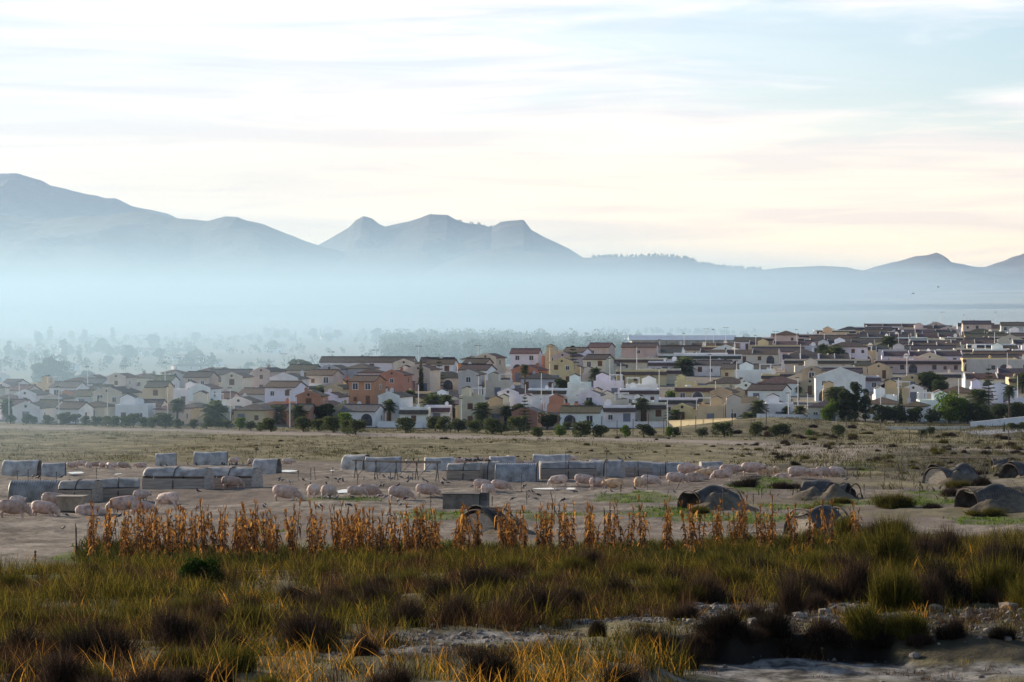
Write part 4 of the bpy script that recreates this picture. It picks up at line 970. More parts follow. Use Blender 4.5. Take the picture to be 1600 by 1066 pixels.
# keep footprints apart: the farther one steps back
SPEC.sort(key=lambda s: s[1])
placed = []
def clash(s):
    for p in placed:
        if abs(s[1] - p[1]) < (s[3] + p[3]) / 2 + .8 and abs(s[0] - p[0]) < (s[2] + p[2]) / 2 + .3: return p
    return None
for s in SPEC:
    for _ in range(40):
        p = clash(s)
        if not p: break
        uu = U0 + F * s[0] / s[1]; s[1] = p[1] + (s[3] + p[3]) / 2 + 1.0; s[0] = (uu - U0) / F * s[1]
    placed.append(s)
# the dense rows climbing the slope behind, right of centre
row = 0; Y = 690.0
while Y < 1445:
    row += 1
    x0 = (-60 - U0) / F * Y; x = x0 + rnd.uniform(0, 6)
    while x < (1690 - U0) / F * Y:
        u = U0 + F * x / Y; yb = float(np.interp(u, _UB, _YB))
        Wn = rnd.choice((15, 15, 22.5, 11, 11, 12)); typ = rnd.choice(('terrace', 'terrace', 'terrace', 'mono', 'flat', 'long') if Wn > 13 else ('flat', 'gable', 'hip', 'long'))
        if Wn <= 13: Wn = rnd.uniform(7.5, 11)
        y = Y + rnd.uniform(-2, 2); D = 7.5
        if y < yb + 4 and len(placed) < 296 and (Y > 900 or rnd.random() < .5):
            wall = rnd.choice(('white', 'white', 'white', 'cream', 'cream', 'yellow', 'pink', 'grey')); rf = rnd.choice(('brown', 'dark', 'dark', 'brown', 'dark'))
            s = [x + Wn / 2, y, Wn, D, typ, 1 if rnd.random() < .88 or typ in ('terrace', 'mono') else 2, wall, rf, R(rnd.uniform(-9, -2)), Y < 760]
            if not clash(s): placed.append(s)
        x += Wn + rnd.uniform(1.0, 5)
    Y += rnd.uniform(25, 31) * (1.0 if Y < 1100 else 1.15)
print('houses', len(placed))
placed.sort(key=lambda s: s[1])
def band(s):
    u = U0 + F * s[0] / s[1]; y = s[1]; yb = float(np.interp(u, _UB, _YB))
    col = ['far left', 'left', 'left of centre', 'centre', 'right of centre', 'right slope', 'far right'][int(min(6, max(0, np.searchsorted([200, 430, 720, 980, 1230, 1440], u))))]
    dep = 'front rows' if y < 660 else 'back rows' if y > yb - 70 else 'inner rows'
    return dep + ' ' + col
for k, s in enumerate(placed):
    x, y, W, D, typ, st, wall, roof, rz, near = s
    z = gz(x, y)
    e, top = house(typ, W, D, st, wall, roof, (x, y, z), rz, 1000 + k, near)
    kind = {'terrace': f'{wall} bungalow terrace, {RON[roof]} tiles', 'flat': f'{wall} flat-roofed house' + (' of two storeys' if st == 2 else ''), 'mono': f'low {wall} house, {RON[roof]} tile strip'}.get(typ)
    if not kind: kind = f'{"two-storey" if st == 2 else "low"} {wall} {dict(long="pitched", gable="gable-fronted", hip="hip-roofed")[typ]} house, {RON[roof]} roof'
    reg(e, kind + ', ' + band(s), 'house', 'houses of the hillside town')

# long warehouse with a blue grey roof behind the town
e = empty('warehouse', ((1062 - U0) / F * 1120, 1120, gz((1062 - U0) / F * 1120, 1120) - 1), 0)
zt = -(524 - V0) / F * 1120 - e.location.z
link('wall', MB().box(-17, 19, -9, 9, -3, zt - 1.6).mesh('wall', m_wall), e, (.42, .42, .38))
rb = MB(); rb.prismx([(-9.4, zt - 1.6), (9.4, zt - 1.6), (0, zt)], -18, 19.6); link('roof', rb.mesh('roof', m_wall), e, (.36, .45, .56))
for k in range(10): MB().box(-16 + k * 3.6, -15.7 + k * 3.6, -9.15, -9.002, -2, zt - 1.7).build('pilaster', m_tin, e)
tag(e, 'long grey warehouse with a pale blue roof behind the town', 'warehouse')

# garden walls, the lane and its white wall
def garden_wall(u0, v0, u1, v1, hpx, col, label, th=.2):
    a = on_ground(u0, v0, 480, 700); b = on_ground(u1, v1, 480, 700); y = (a[1] + b[1]) / 2; h = hpx * y / F
    d = Vector((b[0] - a[0], b[1] - a[1], 0)); L = d.length
    e = empty('garden_wall', (a[0], a[1], a[2]), math.atan2(d.y, d.x)); dz = b[2] - a[2]
    mb = MB(); mb.prism([(0, -1), (L, dz - 1), (L, dz + h), (0, h)], 0, th); link('wall', mb.mesh('wall', m_wall), e, col)
    mb = MB(); mb.prism([(-.05, h + .003), (L + .05, dz + h + .003), (L + .05, dz + h + .12), (-.05, h + .12)], -.06, th + .06); link('coping', mb.mesh('coping', m_wall), e, tuple(c * .95 for c in col))
    reg(e, label, 'wall'); return e
garden_wall(1184, 660, 1281, 661, 12, WC['white'], 'white garden wall before the white gabled house, right')
garden_wall(168, 656, 232, 658, 9, WC['white'], 'white garden wall behind the left tree row')
garden_wall(300, 661, 352, 662, 8, WC['cream'], 'cream garden wall behind the row of small trees')
garden_wall(930, 668, 1040, 668, 8, WC['white'], 'low white garden wall behind the wooden fence posts')
garden_wall(1045, 668, 1150, 664, 10, WC['yellow'], 'yellow garden wall behind the wooden fence posts')
garden_wall(590, 668, 660, 669, 9, WC['white'], 'white garden wall below the white tower house')
garden_wall(1518, 668, 1690, 648, 6, WC['white'], 'long white lane wall climbing to the right edge')
garden_wall(1385, 672, 1515, 670, 3, WC['cream'], 'low pale kerb wall under the dark trees at right')
a = [on_ground(u, v, 480, 700) for u, v in ((1500, 676), (1720, 652), (1720, 670), (1530, 682))]
mb = MB(); n = 12; vs = []
for i in range(n + 1):
    for j in range(5):
        s_, t_ = i / n, j / 4
        p = Vector(a[0][:2]).lerp(Vector(a[1][:2]), s_).lerp(Vector(a[3][:2]).lerp(Vector(a[2][:2]), s_), t_); vs.append((p.x, p.y, gz(p.x, p.y) + .06))
mb.add(vs, [(i * 5 + j, i * 5 + j + 1, (i + 1) * 5 + j + 1, (i + 1) * 5 + j) for i in range(n) for j in range(4)])
m_road = noise_mat('lane_asphalt', [(.35, (.16, .165, .18)), (.65, (.24, .24, .25))], scale=.6, rough=.8)
o = mb.build('lane', m_road, None); o['kind'] = 'structure'

# ------------------------------------------------------------------ street lamps and posts
def pole_unit(hh, arms):
    def f(b):
        b.tube([(0, 0, -.5), (0, 0, hh)], [.075, .05], 6)
    return unit('pole', m_tin, f)
P1 = unit('pole', m_white, lambda b: b.tube([(0, 0, -.5), (0, 0, 7.2)], [.10, .065], 6))
P2 = unit('lamp_head', m_dark, lambda b: b.box(-.55, .25, -.14, .14, 7.2, 7.36))
P3 = unit('lamp_head', m_dark, lambda b: b.box(-.9, -.2, -.12, .12, 7.22, 7.34).box(.2, .9, -.12, .12, 7.22, 7.34).box(-.2, .2, -.04, .04, 7.25, 7.31))
def lamp(u, vt, two=False, near=None, label='white street lamp'):
    ys = np.linspace(596, 1440, 1200); xs = (u - U0) / F * ys
    yb = np.interp(u, _UB, _YB)
    vv = np.where(ys < yb + 20, V0 - (ground(xs, ys, False) + 7.3) / ys * F, 9999); i = int(np.argmin(np.abs(vv - vt)))
    k = (-(vt - V0) / F * ys[i] - gz(xs[i], ys[i])) / 7.3; k = max(.8, min(k, 1.7))
    e = empty('street_lamp', (float(xs[i]), float(ys[i]), gz(xs[i], ys[i]))); e.scale = (1, 1, k)
    put(P1, 'pole', e, (0, 0, 0), 0, None); put(P3 if two else P2, 'lamp_head', e, (0, 0, 0))
    zl = 'among the front gardens' if ys[i] < 680 else 'on the skyline of the town' if ys[i] > yb - 40 else 'rising between the houses'
    reg(e, ('double-headed' if two else 'single-headed') + ' white street lamp ' + zl, 'street lamp', 'street lamps of the town')
for u, v, t in [(14, 606, 0), (92, 604, 0), (30, 596, 0), (168, 604, 0), (262, 604, 0), (360, 606, 0), (195, 572, 1), (258, 567, 0), (137, 573, 0), (443, 553, 1), (517, 550, 1), (587, 547, 1), (654, 541, 1), (747, 540, 1), (453, 609, 0), (721, 632, 0), (654, 600, 0), (748, 587, 0), (752, 602, 0), (859, 542, 1),
                (846, 582, 0), (863, 598, 0), (821, 600, 0), (907, 572, 0), (953, 560, 0), (970, 566, 0), (995, 541, 0), (1043, 622, 0), (1069, 521, 0), (1103, 514, 1), (1115, 515, 0), (1134, 512, 1), (1031, 531, 0), (1110, 554, 0), (1030, 576, 0), (1118, 594, 0), (1148, 532, 0), (1151, 564, 0), (1181, 524, 0), (1212, 518, 1), (1245, 515, 0),
                (1251, 537, 0), (1288, 520, 0), (1247, 590, 0), (1232, 614, 0), (1376, 602, 0), (1262, 616, 0), (1404, 590, 0), (1417, 556, 0), (1498, 590, 0), (1574, 550, 0), (1590, 586, 0), (1420, 522, 0), (1404, 520, 0), (1554, 518, 0), (1473, 488, 1), (1507, 492, 0), (1556, 488, 0), (1430, 506, 0)]:
    lamp(u, v, bool(t))
PF = unit('post', m_wood, lambda b: b.tube([(0, 0, -.4), (0.02, 0, 2.2)], [.07, .05], 6))
for u, v, h in [(872, 681, 34), (895, 680, 28), (917, 681, 26), (940, 681, 26), (964, 680, 24), (989, 681, 28), (1013, 680, 34), (1037, 679, 24), (1064, 676, 28), (1087, 672, 22), (1114, 672, 26), (1144, 668, 28), (1197, 667, 28), (1309, 668, 20), (1376, 672, 16), (1421, 690, 18), (1438, 690, 20), (1471, 692, 22), (1576, 696, 28), (1322, 668, 18)]:
    x, y, z = on_ground(u, v, 420, 620); o = link('fence_post', PF, None, None, (x, y, z)); o.scale = (1.2, 1.2, h * y / F / 2.2)
    reg(o, 'dark wooden post of the fence line before the town', 'post', 'fence posts before the town')

# ------------------------------------------------------------------ trees
GREENS = {'small': [(0, (.045, .06, .022)), (.5, (.08, .10, .035)), (1, (.14, .155, .06))], 'dark': [(0, (.028, .042, .018)), (.5, (.055, .075, .028)), (1, (.10, .125, .05))], 'olive': [(0, (.035, .045, .02)), (.5, (.065, .080, .035)), (1, (.12, .135, .065))],
          'fresh': [(0, (.05, .085, .012)), (.5, (.10, .16, .022)), (1, (.18, .25, .05))], 'palm': [(0, (.03, .05, .02)), (.5, (.07, .095, .035)), (1, (.16, .18, .08))]}
LM = {k: leaf_mat('leaves_' + k, v, .4) for k, v in GREENS.items()}
m_bark = noise_mat('bark', [(.35, (.05, .038, .028)), (.65, (.12, .095, .07))], scale=3, rough=.95, bump=.6, stretch=(1, 1, .3))
def leaf_cloud(blobs, n, size, seed, flat=0.0):
    """leaf quads spread through a set of clumps (x,y,z,r,zr)"""
    g = np.random.default_rng(seed); B = np.array(blobs, float); wts = B[:, 3] ** 2; wts /= wts.sum()
    k = g.choice(len(B), n, p=wts); d = g.normal(size=(n, 3)); d /= np.linalg.norm(d, axis=1)[:, None]
    r = g.uniform(.55, 1.06, n) ** .6
    c = B[k, :3] + d * r[:, None] * np.stack([B[k, 3], B[k, 3], B[k, 4]], 1)
    a = g.normal(size=(n, 3)); a /= np.linalg.norm(a, axis=1)[:, None]
    b = np.cross(a, g.normal(size=(n, 3))); b /= np.linalg.norm(b, axis=1)[:, None]
    s = size * g.uniform(.55, 1.3, n)[:, None]
    v = np.stack([c - a * s, c + b * s * .55, c + a * s, c - b * s * .55], 1).reshape(-1, 3)
    return v, np.arange(4 * n).reshape(-1, 4)
def crown_mesh(name, blobs, n, size, seed, kind): v, f = leaf_cloud(blobs, n, size, seed); return np_mesh(name, v, f, LM[kind])
def limb_mesh(h, r, blobs, seed, low=.0):
    mb = MB(); q = random.Random(seed)
    mb.tube([(0, 0, -.4), (q.uniform(-.05, .05), 0, h * .5), (q.uniform(-.1, .1), q.uniform(-.1, .1), h)], [r * 1.25, r, r * .6], 7)
    for b in blobs[:7]: mb.tube([(0, 0, h * q.uniform(.55, .95)), (b[0] * .5, b[1] * .5, (b[2] + h) * .5), (b[0], b[1], b[2])], [r * .5, r * .33, r * .12], 5)
    return mb.mesh('trunk', m_bark)
def clumps(n, R_, H_, z0, br, seed):
    q = random.Random(seed); out = []
    for k in range(n):
        t = q.uniform(0, 6.283); rr_ = R_ * math.sqrt(q.random()) * .8; z = z0 + H_ * q.random()
        f = 1 - abs((z - z0) / H_ - .4) * .7; out.append((rr_ * math.cos(t) * f, rr_ * math.sin(t) * f, z, br * q.uniform(.6, 1.15), br * q.uniform(.5, .9)))
    return out
TR = {}
def make_tree(key, n, R_, H_, z0, br, leaves, ls, kind, trunk_h, tr):
    for i in range(3):
        b = clumps(n, R_, H_, z0, br, hash_(key) + i); TR[(key, i)] = (crown_mesh('crown', b, leaves, ls, i + 5, kind), limb_mesh(trunk_h, tr, b, i))
def hash_(s): return sum(ord(c) * (i + 3) for i, c in enumerate(s))
make_tree('small', 15, 1.35, 1.7, .55, .75, 2100, .13, 'small', 1.1, .09)
make_tree('olive', 13, 1.5, 1.6, .8, .75, 2100, .13, 'olive', 1.2, .11)
make_tree('lime', 11, 1.0, 1.5, .7, .65, 1300, .13, 'fresh', .9, .07)
make_tree('broad', 22, 3.0, 4.2, 1.6, 1.5, 5200, .22, 'fresh', 2.6, .22)
make_tree('darkbroad', 20, 2.8, 3.6, 1.2, 1.4, 5200, .2, 'dark', 2.0, .22)
make_tree('greybroad', 16, 2.6, 3.0, 1.2, 1.2, 4200, .18, 'olive', 2.0, .2)
make_tree('pine', 26, 2.1, 8.5, 1.6, 1.15, 5200, .22, 'dark', 8.0, .2)
def cyp(seed):
    q = random.Random(seed); return [(q.uniform(-.12, .12), q.uniform(-.12, .12), .4 + 6.2 * k / 16, .55 * (1 - (k / 16) ** 2.2) + .12, .5) for k in range(17)]
for i in range(2): b = cyp(i); TR[('cypress', i)] = (crown_mesh('crown', b, 2200, .13, i, 'dark'), limb_mesh(2, .1, b[:2], i))
TR[('cypress', 2)] = TR[('cypress', 0)]
def norf(seed):
    q = random.Random(seed); b = []
    for t in range(9):
        z = 1.3 + t * .85; r = 2.1 * (1 - t / 10.0)
        for k in range(8):
            a_ = 2 * math.pi * k / 8 + t * .4
            for m_ in (.35, .7, 1.0): b.append((r * m_ * math.cos(a_), r * m_ * math.sin(a_), z + .12 * m_, .22, .10))
    return b
for i in range(3):
    b = norf(i); mb = MB(); mb.tube([(0, 0, -.4), (0, 0, 9.3)], [.16, .03], 7)
    for k in b[2::3]: mb.tube([(0, 0, k[2] - .15), k[:3]], [.04, .012], 4)
    TR[('araucaria', i)] = (crown_mesh('crown', b + [(0, 0, 9.2, .15, .4)], 2600, .13, i, 'dark'), mb.mesh('trunk', m_bark))
def palm_meshes(th, R_, nf, seed, kind='palm', fan=True):
    q = random.Random(seed); V = []; Fc = []
    for k in range(nf):
        az = 2.4 * k + q.uniform(-.2, .2); el = math.radians(75 - 125 * (k / nf) + q.uniform(-8, 8)); L_ = R_ * q.uniform(.8, 1.1)
        d = Vector((math.cos(az) * math.cos(el), math.sin(az) * math.cos(el), math.sin(el))); side = Vector((-math.sin(az), math.cos(az), 0))
        p = [Vector((0, 0, th)) + d * L_ * t + Vector((0, 0, -1)) * (t * t * L_ * .35) for t in (0, .25, .5, .75, 1)]
        for j in range(14):     # leaflets along the rib
            t = .18 + .8 * j / 13; i0 = min(3, int(t * 4)); c = p[i0].lerp(p[i0 + 1], t * 4 - i0); ln = L_ * .42 * math.sin(math.pi * (t * .75 + .2)); dd = (p[i0 + 1] - p[i0]).normalized()
            for s in (-1, 1):
                tip = c + side * s * ln * .85 + dd * ln * .55 + Vector((0, 0, -.28 * ln)); n0 = len(V); wv = dd * .055
                V += [c - wv, c + wv, tip + wv * .4, tip - wv * .4]; Fc.append((n0, n0 + 1, n0 + 2, n0 + 3))
    me = np_mesh('crown', [tuple(v) for v in V], Fc, LM[kind])
    mb = MB(); mb.tube([(0, 0, -.4), (0, 0, th * .3), (.05, 0, th * .7), (0, 0, th + .1)], [.32, .24, .22, .30], 9)
    return me, mb.mesh('trunk', m_bark)
for i, (th_, R_) in enumerate(((3.0, 2.3), (4.5, 2.1), (2.0, 2.8))):
    for j in range(1): TR[('palm', i)] = palm_meshes(th_, R_, 44, i)
TR[('tallpalm', 0)] = TR[('tallpalm', 1)] = TR[('tallpalm', 2)] = palm_meshes(7.5, 1.9, 40, 9)
KN = {'small': ('orchard_tree', 'small dark round tree', 'tree', 2.9), 'olive': ('olive_tree', 'grey green bushy olive tree', 'tree', 3.2), 'lime': ('bright_shrub', 'small bright green tree', 'tree', 2.6), 'broad': ('broadleaf_tree', 'large light green tree', 'tree', 6.8),
      'darkbroad': ('broadleaf_tree', 'large dark round tree', 'tree', 5.8), 'greybroad': ('broadleaf_tree', 'spreading grey green tree', 'tree', 5.0), 'pine': ('pine_tree', 'tall ragged dark pine', 'tree', 11.0), 'cypress': ('cypress_tree', 'narrow dark cypress', 'tree', 7.0),
      'araucaria': ('norfolk_pine', 'tiered norfolk pine', 'tree', 9.4), 'palm': ('palm_tree', 'feathery palm', 'palm', 5.0), 'tallpalm': ('palm_tree', 'slender tall palm', 'palm', 9.2)}
tcount = [0]
def tree(kind, x, y, hgt, where, grp='trees of the town', wide=1.0, variant=None, base=None):
    tcount[0] += 1; i = variant if variant is not None else tcount[0] % 3
    nm, lb, cat, h0 = KN[kind]
    if kind == 'palm': h0 = (5.2, 6.4, 4.6)[i]
    cr_, tk = TR[(kind, i)]; s = hgt / h0
    e = empty(nm, (x, y, gz(x, y) if base is None else base), rnd.uniform(0, 6.28)); e.scale = (s * wide, s * wide, s)
    link('crown', cr_, e); link('trunk', tk, e)
    reg(e, lb + ' ' + where, cat, grp); return e
def tree_px(kind, u, v, hpx, where, lo=480, hi=640, grp='trees of the town', wide=1.0, variant=None):
    x, y, z = on_ground(u, v, lo, hi); return tree(kind, x, y, hpx * y / F, where, grp, wide, variant)
# the planted line along the field edge (column, foot row, height px, kind)
vrow = random.Random(12)
for u, v, h, k in [(17, 662, 15, 'small'), (42, 663, 16, 'small'), (53, 663, 15, 'small'), (75, 662, 16, 'small'), (99, 663, 18, 'small'), (118, 664, 17, 'olive'), (133, 665, 17, 'small'), (150, 665, 17, 'small'), (166, 666, 18, 'small'), (178, 667, 20, 'small'), (196, 668, 21, 'small'), (209, 668, 20, 'olive'), (224, 668, 19, 'small'), (238, 669, 18, 'small'), (258, 669, 20, 'small'),
                   (279, 670, 18, 'small'), (303, 671, 18, 'olive'), (323, 671, 18, 'small'), (342, 670, 16, 'olive'), (355, 670, 16, 'small'), (374, 673, 22, 'lime'), (392, 672, 16, 'olive'), (408, 674, 16, 'small'), (423, 675, 19, 'small'), (474, 676, 20, 'small'), (498, 676, 22, 'small'), (520, 677, 23, 'small'), (543, 678, 26, 'small'), (556, 679, 27, 'small'), (541, 670, 24, 'lime'),
                   (634, 677, 30, 'small'), (680, 674, 25, 'olive'), (694, 675, 26, 'small'), (716, 676, 26, 'olive'), (742, 677, 24, 'small'), (770, 679, 28, 'small'), (784, 679, 24, 'olive'), (812, 676, 30, 'small'), (840, 684, 20, 'small'), (874, 684, 22, 'lime'), (886, 673, 14, 'small'), (908, 684, 26, 'small'), (939, 684, 22, 'small'), (977, 686, 20, 'lime'), (1006, 688, 20, 'olive'), (1016, 688, 19, 'olive'), (1047, 687, 15, 'lime'), (1055, 690, 17, 'small'),
                   (1097, 689, 21, 'olive'), (1131, 692, 21, 'small'), (1181, 692, 22, 'small'), (1211, 694, 20, 'small'), (1224, 694, 19, 'olive'), (1264, 695, 13, 'lime'), (1310, 696, 19, 'small'), (1440, 692, 12, 'small'), (1455, 692, 12, 'olive'), (1580, 672, 12, 'small'), (1590, 672, 11, 'small'), (1600, 672, 12, 'small'), (1569, 676, 14, 'cypress'), (1453, 680, 18, 'cypress')]:
    tree_px(k, u, v, h * 1.08 * vrow.uniform(.85, 1.22), 'in the planted line before the town', 470, 596, 'trees planted along the field edge', 1.0 if k == 'cypress' else vrow.uniform(.95, 1.38))
# trees in gardens
for k, u, v, h, wd in [('darkbroad', 505, 664, 34, 1.2), ('palm', 277, 660, 42, 1.0), ('palm', 336, 650, 36, .8), ('palm', 753, 671, 50, .95), ('palm', 640, 652, 48, .9), ('palm', 677, 640, 34, 1.0), ('palm', 697, 645, 36, .9), ('palm', 608, 652, 32, 1.0), ('palm', 433, 650, 26, 1.0), ('palm', 466, 652, 26, .9), ('palm', 1003, 655, 38, 1.1),
                     ('palm', 1169, 668, 30, 1.1), ('palm', 1250, 664, 36, .95), ('palm', 1228, 660, 28, .9), ('palm', 1328, 668, 52, 1.1), ('palm', 1305, 632, 34, 1.3), ('palm', 1248, 625, 24, 1.1), ('tallpalm', 1577, 662, 64, .95), ('palm', 1530, 652, 52, 1.15), ('palm', 1285, 556, 22, 1.2), ('palm', 1303, 556, 24, 1.2), ('palm', 1388, 545, 26, 1.2), ('tallpalm', 820, 625, 60, .8),
                     ('palm', 1070, 580, 30, 1.1), ('palm', 1186, 640, 22, .9), ('palm', 920, 642, 20, 1.1), ('palm', 1054, 655, 22, 1.0), ('palm', 12, 652, 34, 1.0), ('palm', 930, 590, 20, 1.0), ('palm', 500, 620, 24, 1.0), ('palm', 1598, 600, 24, 1.0), ('palm', 790, 650, 20, 1.0), ('palm', 1242, 668, 26, .5),
                     ('araucaria', 895, 575, 48, 1.0), ('araucaria', 686, 598, 44, .9), ('araucaria', 820, 665, 50, 1.0), ('araucaria', 1545, 625, 56, .9), ('cypress', 658, 590, 32, .8), ('cypress', 1407, 668, 66, .8), ('cypress', 1413, 670, 38, 1.0),
                     ('pine', 1318, 665, 62, .9), ('pine', 1336, 668, 66, .95), ('pine', 1352, 668, 56, .9), ('broad', 1296, 665, 38, .9), ('broad', 1482, 668, 52, 1.1), ('broad', 1500, 668, 40, 1.0), ('darkbroad', 1512, 664, 34, 1.2), ('darkbroad', 1535, 662, 32, 1.2), ('darkbroad', 1560, 660, 30, 1.2), ('darkbroad', 1585, 658, 32, 1.2), ('darkbroad', 1400, 672, 30, 1.3), ('darkbroad', 1428, 674, 26, 1.2), ('darkbroad', 1378, 670, 30, 1.2), ('darkbroad', 1455, 674, 24, 1.2), ('darkbroad', 1606, 655, 28, 1.2),
                     ('darkbroad', 355, 662, 22, 1.2), ('broad', 225, 662, 24, .9), ('greybroad', 470, 600, 40, 1.3), ('greybroad', 805, 662, 32, 1.1), ('greybroad', 855, 672, 30, 1.2), ('darkbroad', 880, 615, 24, 1.3), ('greybroad', 718, 625, 22, 1.3), ('darkbroad', 802, 655, 40, .9), ('darkbroad', 848, 610, 28, 1.1), ('broad', 1065, 655, 22, 1.3), ('broad', 1048, 630, 22, 1.1), ('darkbroad', 1455, 612, 32, 1.6), ('darkbroad', 1470, 616, 24, 1.3), ('darkbroad', 1390, 612, 22, 1.3),
                     ('greybroad', 240, 645, 20, 1.2), ('greybroad', 60, 640, 20, 1.2), ('greybroad', 128, 615, 22, 1.1), ('broad', 1095, 650, 18, 1.0), ('greybroad', 985, 600, 20, 1.4), ('greybroad', 1240, 545, 14, 1.3), ('darkbroad', 1330, 640, 24, 1.1), ('greybroad', 690, 592, 18, 1.5), ('darkbroad', 784, 660, 24, 1.1), ('greybroad', 545, 612, 18, 1.2), ('broad', 670, 668, 14, 1.4), ('broad', 1475, 600, 16, 1.2), ('darkbroad', 1360, 652, 22, 1.2)]:
    x, y, z = on_ground(u, v, 596, 1400)
    vt_ = v - h
    if 'palm' in k or k in ('araucaria', 'cypress'):
        for p in sorted(placed, key=lambda p: -p[1]):
            pu = U0 + F * p[0] / p[1]
            if p[1] - p[3] / 2 < y + 1 and abs(pu - u) < p[2] / 2 * F / p[1] + 4 and V0 - (gz(p[0], p[1]) + TOPS[p[4]](p[2], p[3], p[5]) * .92) / (p[1] - 3) * F < vt_ + h * .7:
                y = p[1] - p[3] / 2 - 1.6
        x = (u - U0) / F * y; h = min(9.0 if k == 'araucaria' else 10.5, -(vt_ - V0) / F * y - gz(x, y)) * F / y
    zl = 'in the front gardens' if y < 660 else 'between the town houses'
    tree(k, x, y, h * y / F, zl, 'trees of the town', wd, None)

# ------------------------------------------------------------------ the far valley: villas, trees and the wood in the mist
vq = random.Random(5)
FARV = []
for k in range(46):
    u = vq.choice((vq.uniform(-10, 320), vq.uniform(-10, 320), vq.uniform(100, 520))); y = vq.uniform(1500, 3600)
    FARV.append((u, y))
for k, (u, y) in enumerate(FARV):
    x = (u - U0) / F * y; e, top = house(vq.choice(('long', 'gable', 'hip', 'flat')), vq.uniform(10, 17), 9, 1 if vq.random() < .7 else 2, vq.choice(('white', 'white', 'cream', 'pink')), vq.choice(('brown', 'red')), (x, y, gz(x, y)), R(vq.uniform(-40, 30)), 5000 + k, False) if k % 2 == 0 else (None, 0)
    if e: reg(e, 'pale villa lost in the valley mist beyond the town', 'villa', 'villas in the misty valley')
    if k % 2: tree(vq.choice(('darkbroad', 'broad', 'pine', 'greybroad')), x, y, vq.uniform(6, 11), 'in the valley mist beyond the town', 'trees in the misty valley', 1.2)
for u, y, h in [(68, 1500, 12), (80, 1500, 17), (94, 1500, 14), (137, 1480, 9), (100, 2400, 16), (160, 2600, 14), (78, 3300, 17), (132, 3300, 15), (176, 3300, 16), (12, 2300, 15), (60, 3000, 18), (200, 2300, 12), (240, 2900, 14)]:
    x = (u - U0) / F * y; tree('darkbroad' if h < 15 else 'pine', x, y, h, 'standing alone in the valley mist', 'trees in the misty valley', 1.1)
for k in range(46):     # riverside poplars and the tree belt
    u = vq.uniform(330, 960) if k < 36 else vq.uniform(900, 1200); y = vq.uniform(3300, 4300) if u < 700 else vq.uniform(2300, 3300)
    x = (u - U0) / F * y; tree(vq.choice(('broad', 'greybroad', 'darkbroad', 'cypress')), x, y, vq.uniform(7, 14), 'in the misty tree belt across the valley', 'trees of the valley belt', 1.0)
# hilltop hamlet, a few pixels each
for k in range(7):
    u = 868 + k * 11 + vq.uniform(-3, 3); y = 6900; x = (u - U0) / F * y; e, top = house('long', vq.uniform(16, 26), 10, 1, 'white', 'brown', (x, y, gz(x, y) + 4), 0, 6000 + k, False)
    reg(e, 'tiny white farm building on the far foothill', 'farmhouse', 'hamlet on the foothill')
# the wood behind the town: one mass of crowns
def wood(name, pts, hmin, hmax, seed, label, leaves=110, ls=1.1):
    V = []; Fc = []; g = np.random.default_rng(seed); n0 = 0
    for (x, y) in pts:
        z = gz(x, y); h = g.uniform(hmin, hmax); b = [(x + g.uniform(-3, 3), y + g.uniform(-3, 3), z + h * t, h * .28, h * .25) for t in (.35, .6, .8)]
        v, f = leaf_cloud(b, leaves, ls, int(g.integers(1e6))); V.append(v); Fc.append(f + n0); n0 += len(v)
    o = link(name, np_mesh(name, np.concatenate(V), np.concatenate(Fc), LM['dark'])); tag(o, label, 'wood', kind='stuff')
wood('distant_wood', [((vq.uniform(600, 980) - U0) / F * (y := vq.uniform(2000, 2900)), y) for _ in range(420)], 9, 17, 3, 'mist-covered wood stretching behind the middle of the town')
wood('distant_hedgerows', [((u_ - U0) / F * y_ , y_) for (u_, y_) in [(vq.uniform(-50, 700), vq.choice((1900, 2500, 3200, 4100, 5000, 5800)) + vq.uniform(-60, 60)) for _ in range(420)]], 4, 11, 4, 'pale hedgerows and scattered scrub on the misty valley floor', 60, .9)
wood('plain_scrub', [((vq.uniform(930, 1180) - U0) / F * 4000, 4000) for _ in range(60)], 4, 9, 6, 'faint scrub on the plain below the foothills', 60, .9)
V = []; Fc = []; n0 = 0
for key, D_, u0, u1, cnt in (('hills8800', 8800, 925, 1190, 170), ('mountain12000', 12000, 715, 775, 14)):
    xs_, zs_ = SKYL[key]
    for k in range(cnt):
        x = (vq.uniform(u0, u1) - U0) / F * D_; z = float(np.interp(x, xs_, zs_)); h = vq.uniform(3, 9)
        v, f = leaf_cloud([(x, D_ - 5, z + h * .35, h * .35, h * .4), (x, D_ - 5, z + h * .7, h * .2, h * .3)], 36, 2.0, k); V.append(v); Fc.append(f + n0); n0 += len(v)
tag(link('ridge_pines', np_mesh('ridge_pines', np.concatenate(V), np.concatenate(Fc), LM['dark'])), 'pines standing along the skyline of the far hills', 'wood', kind='stuff')
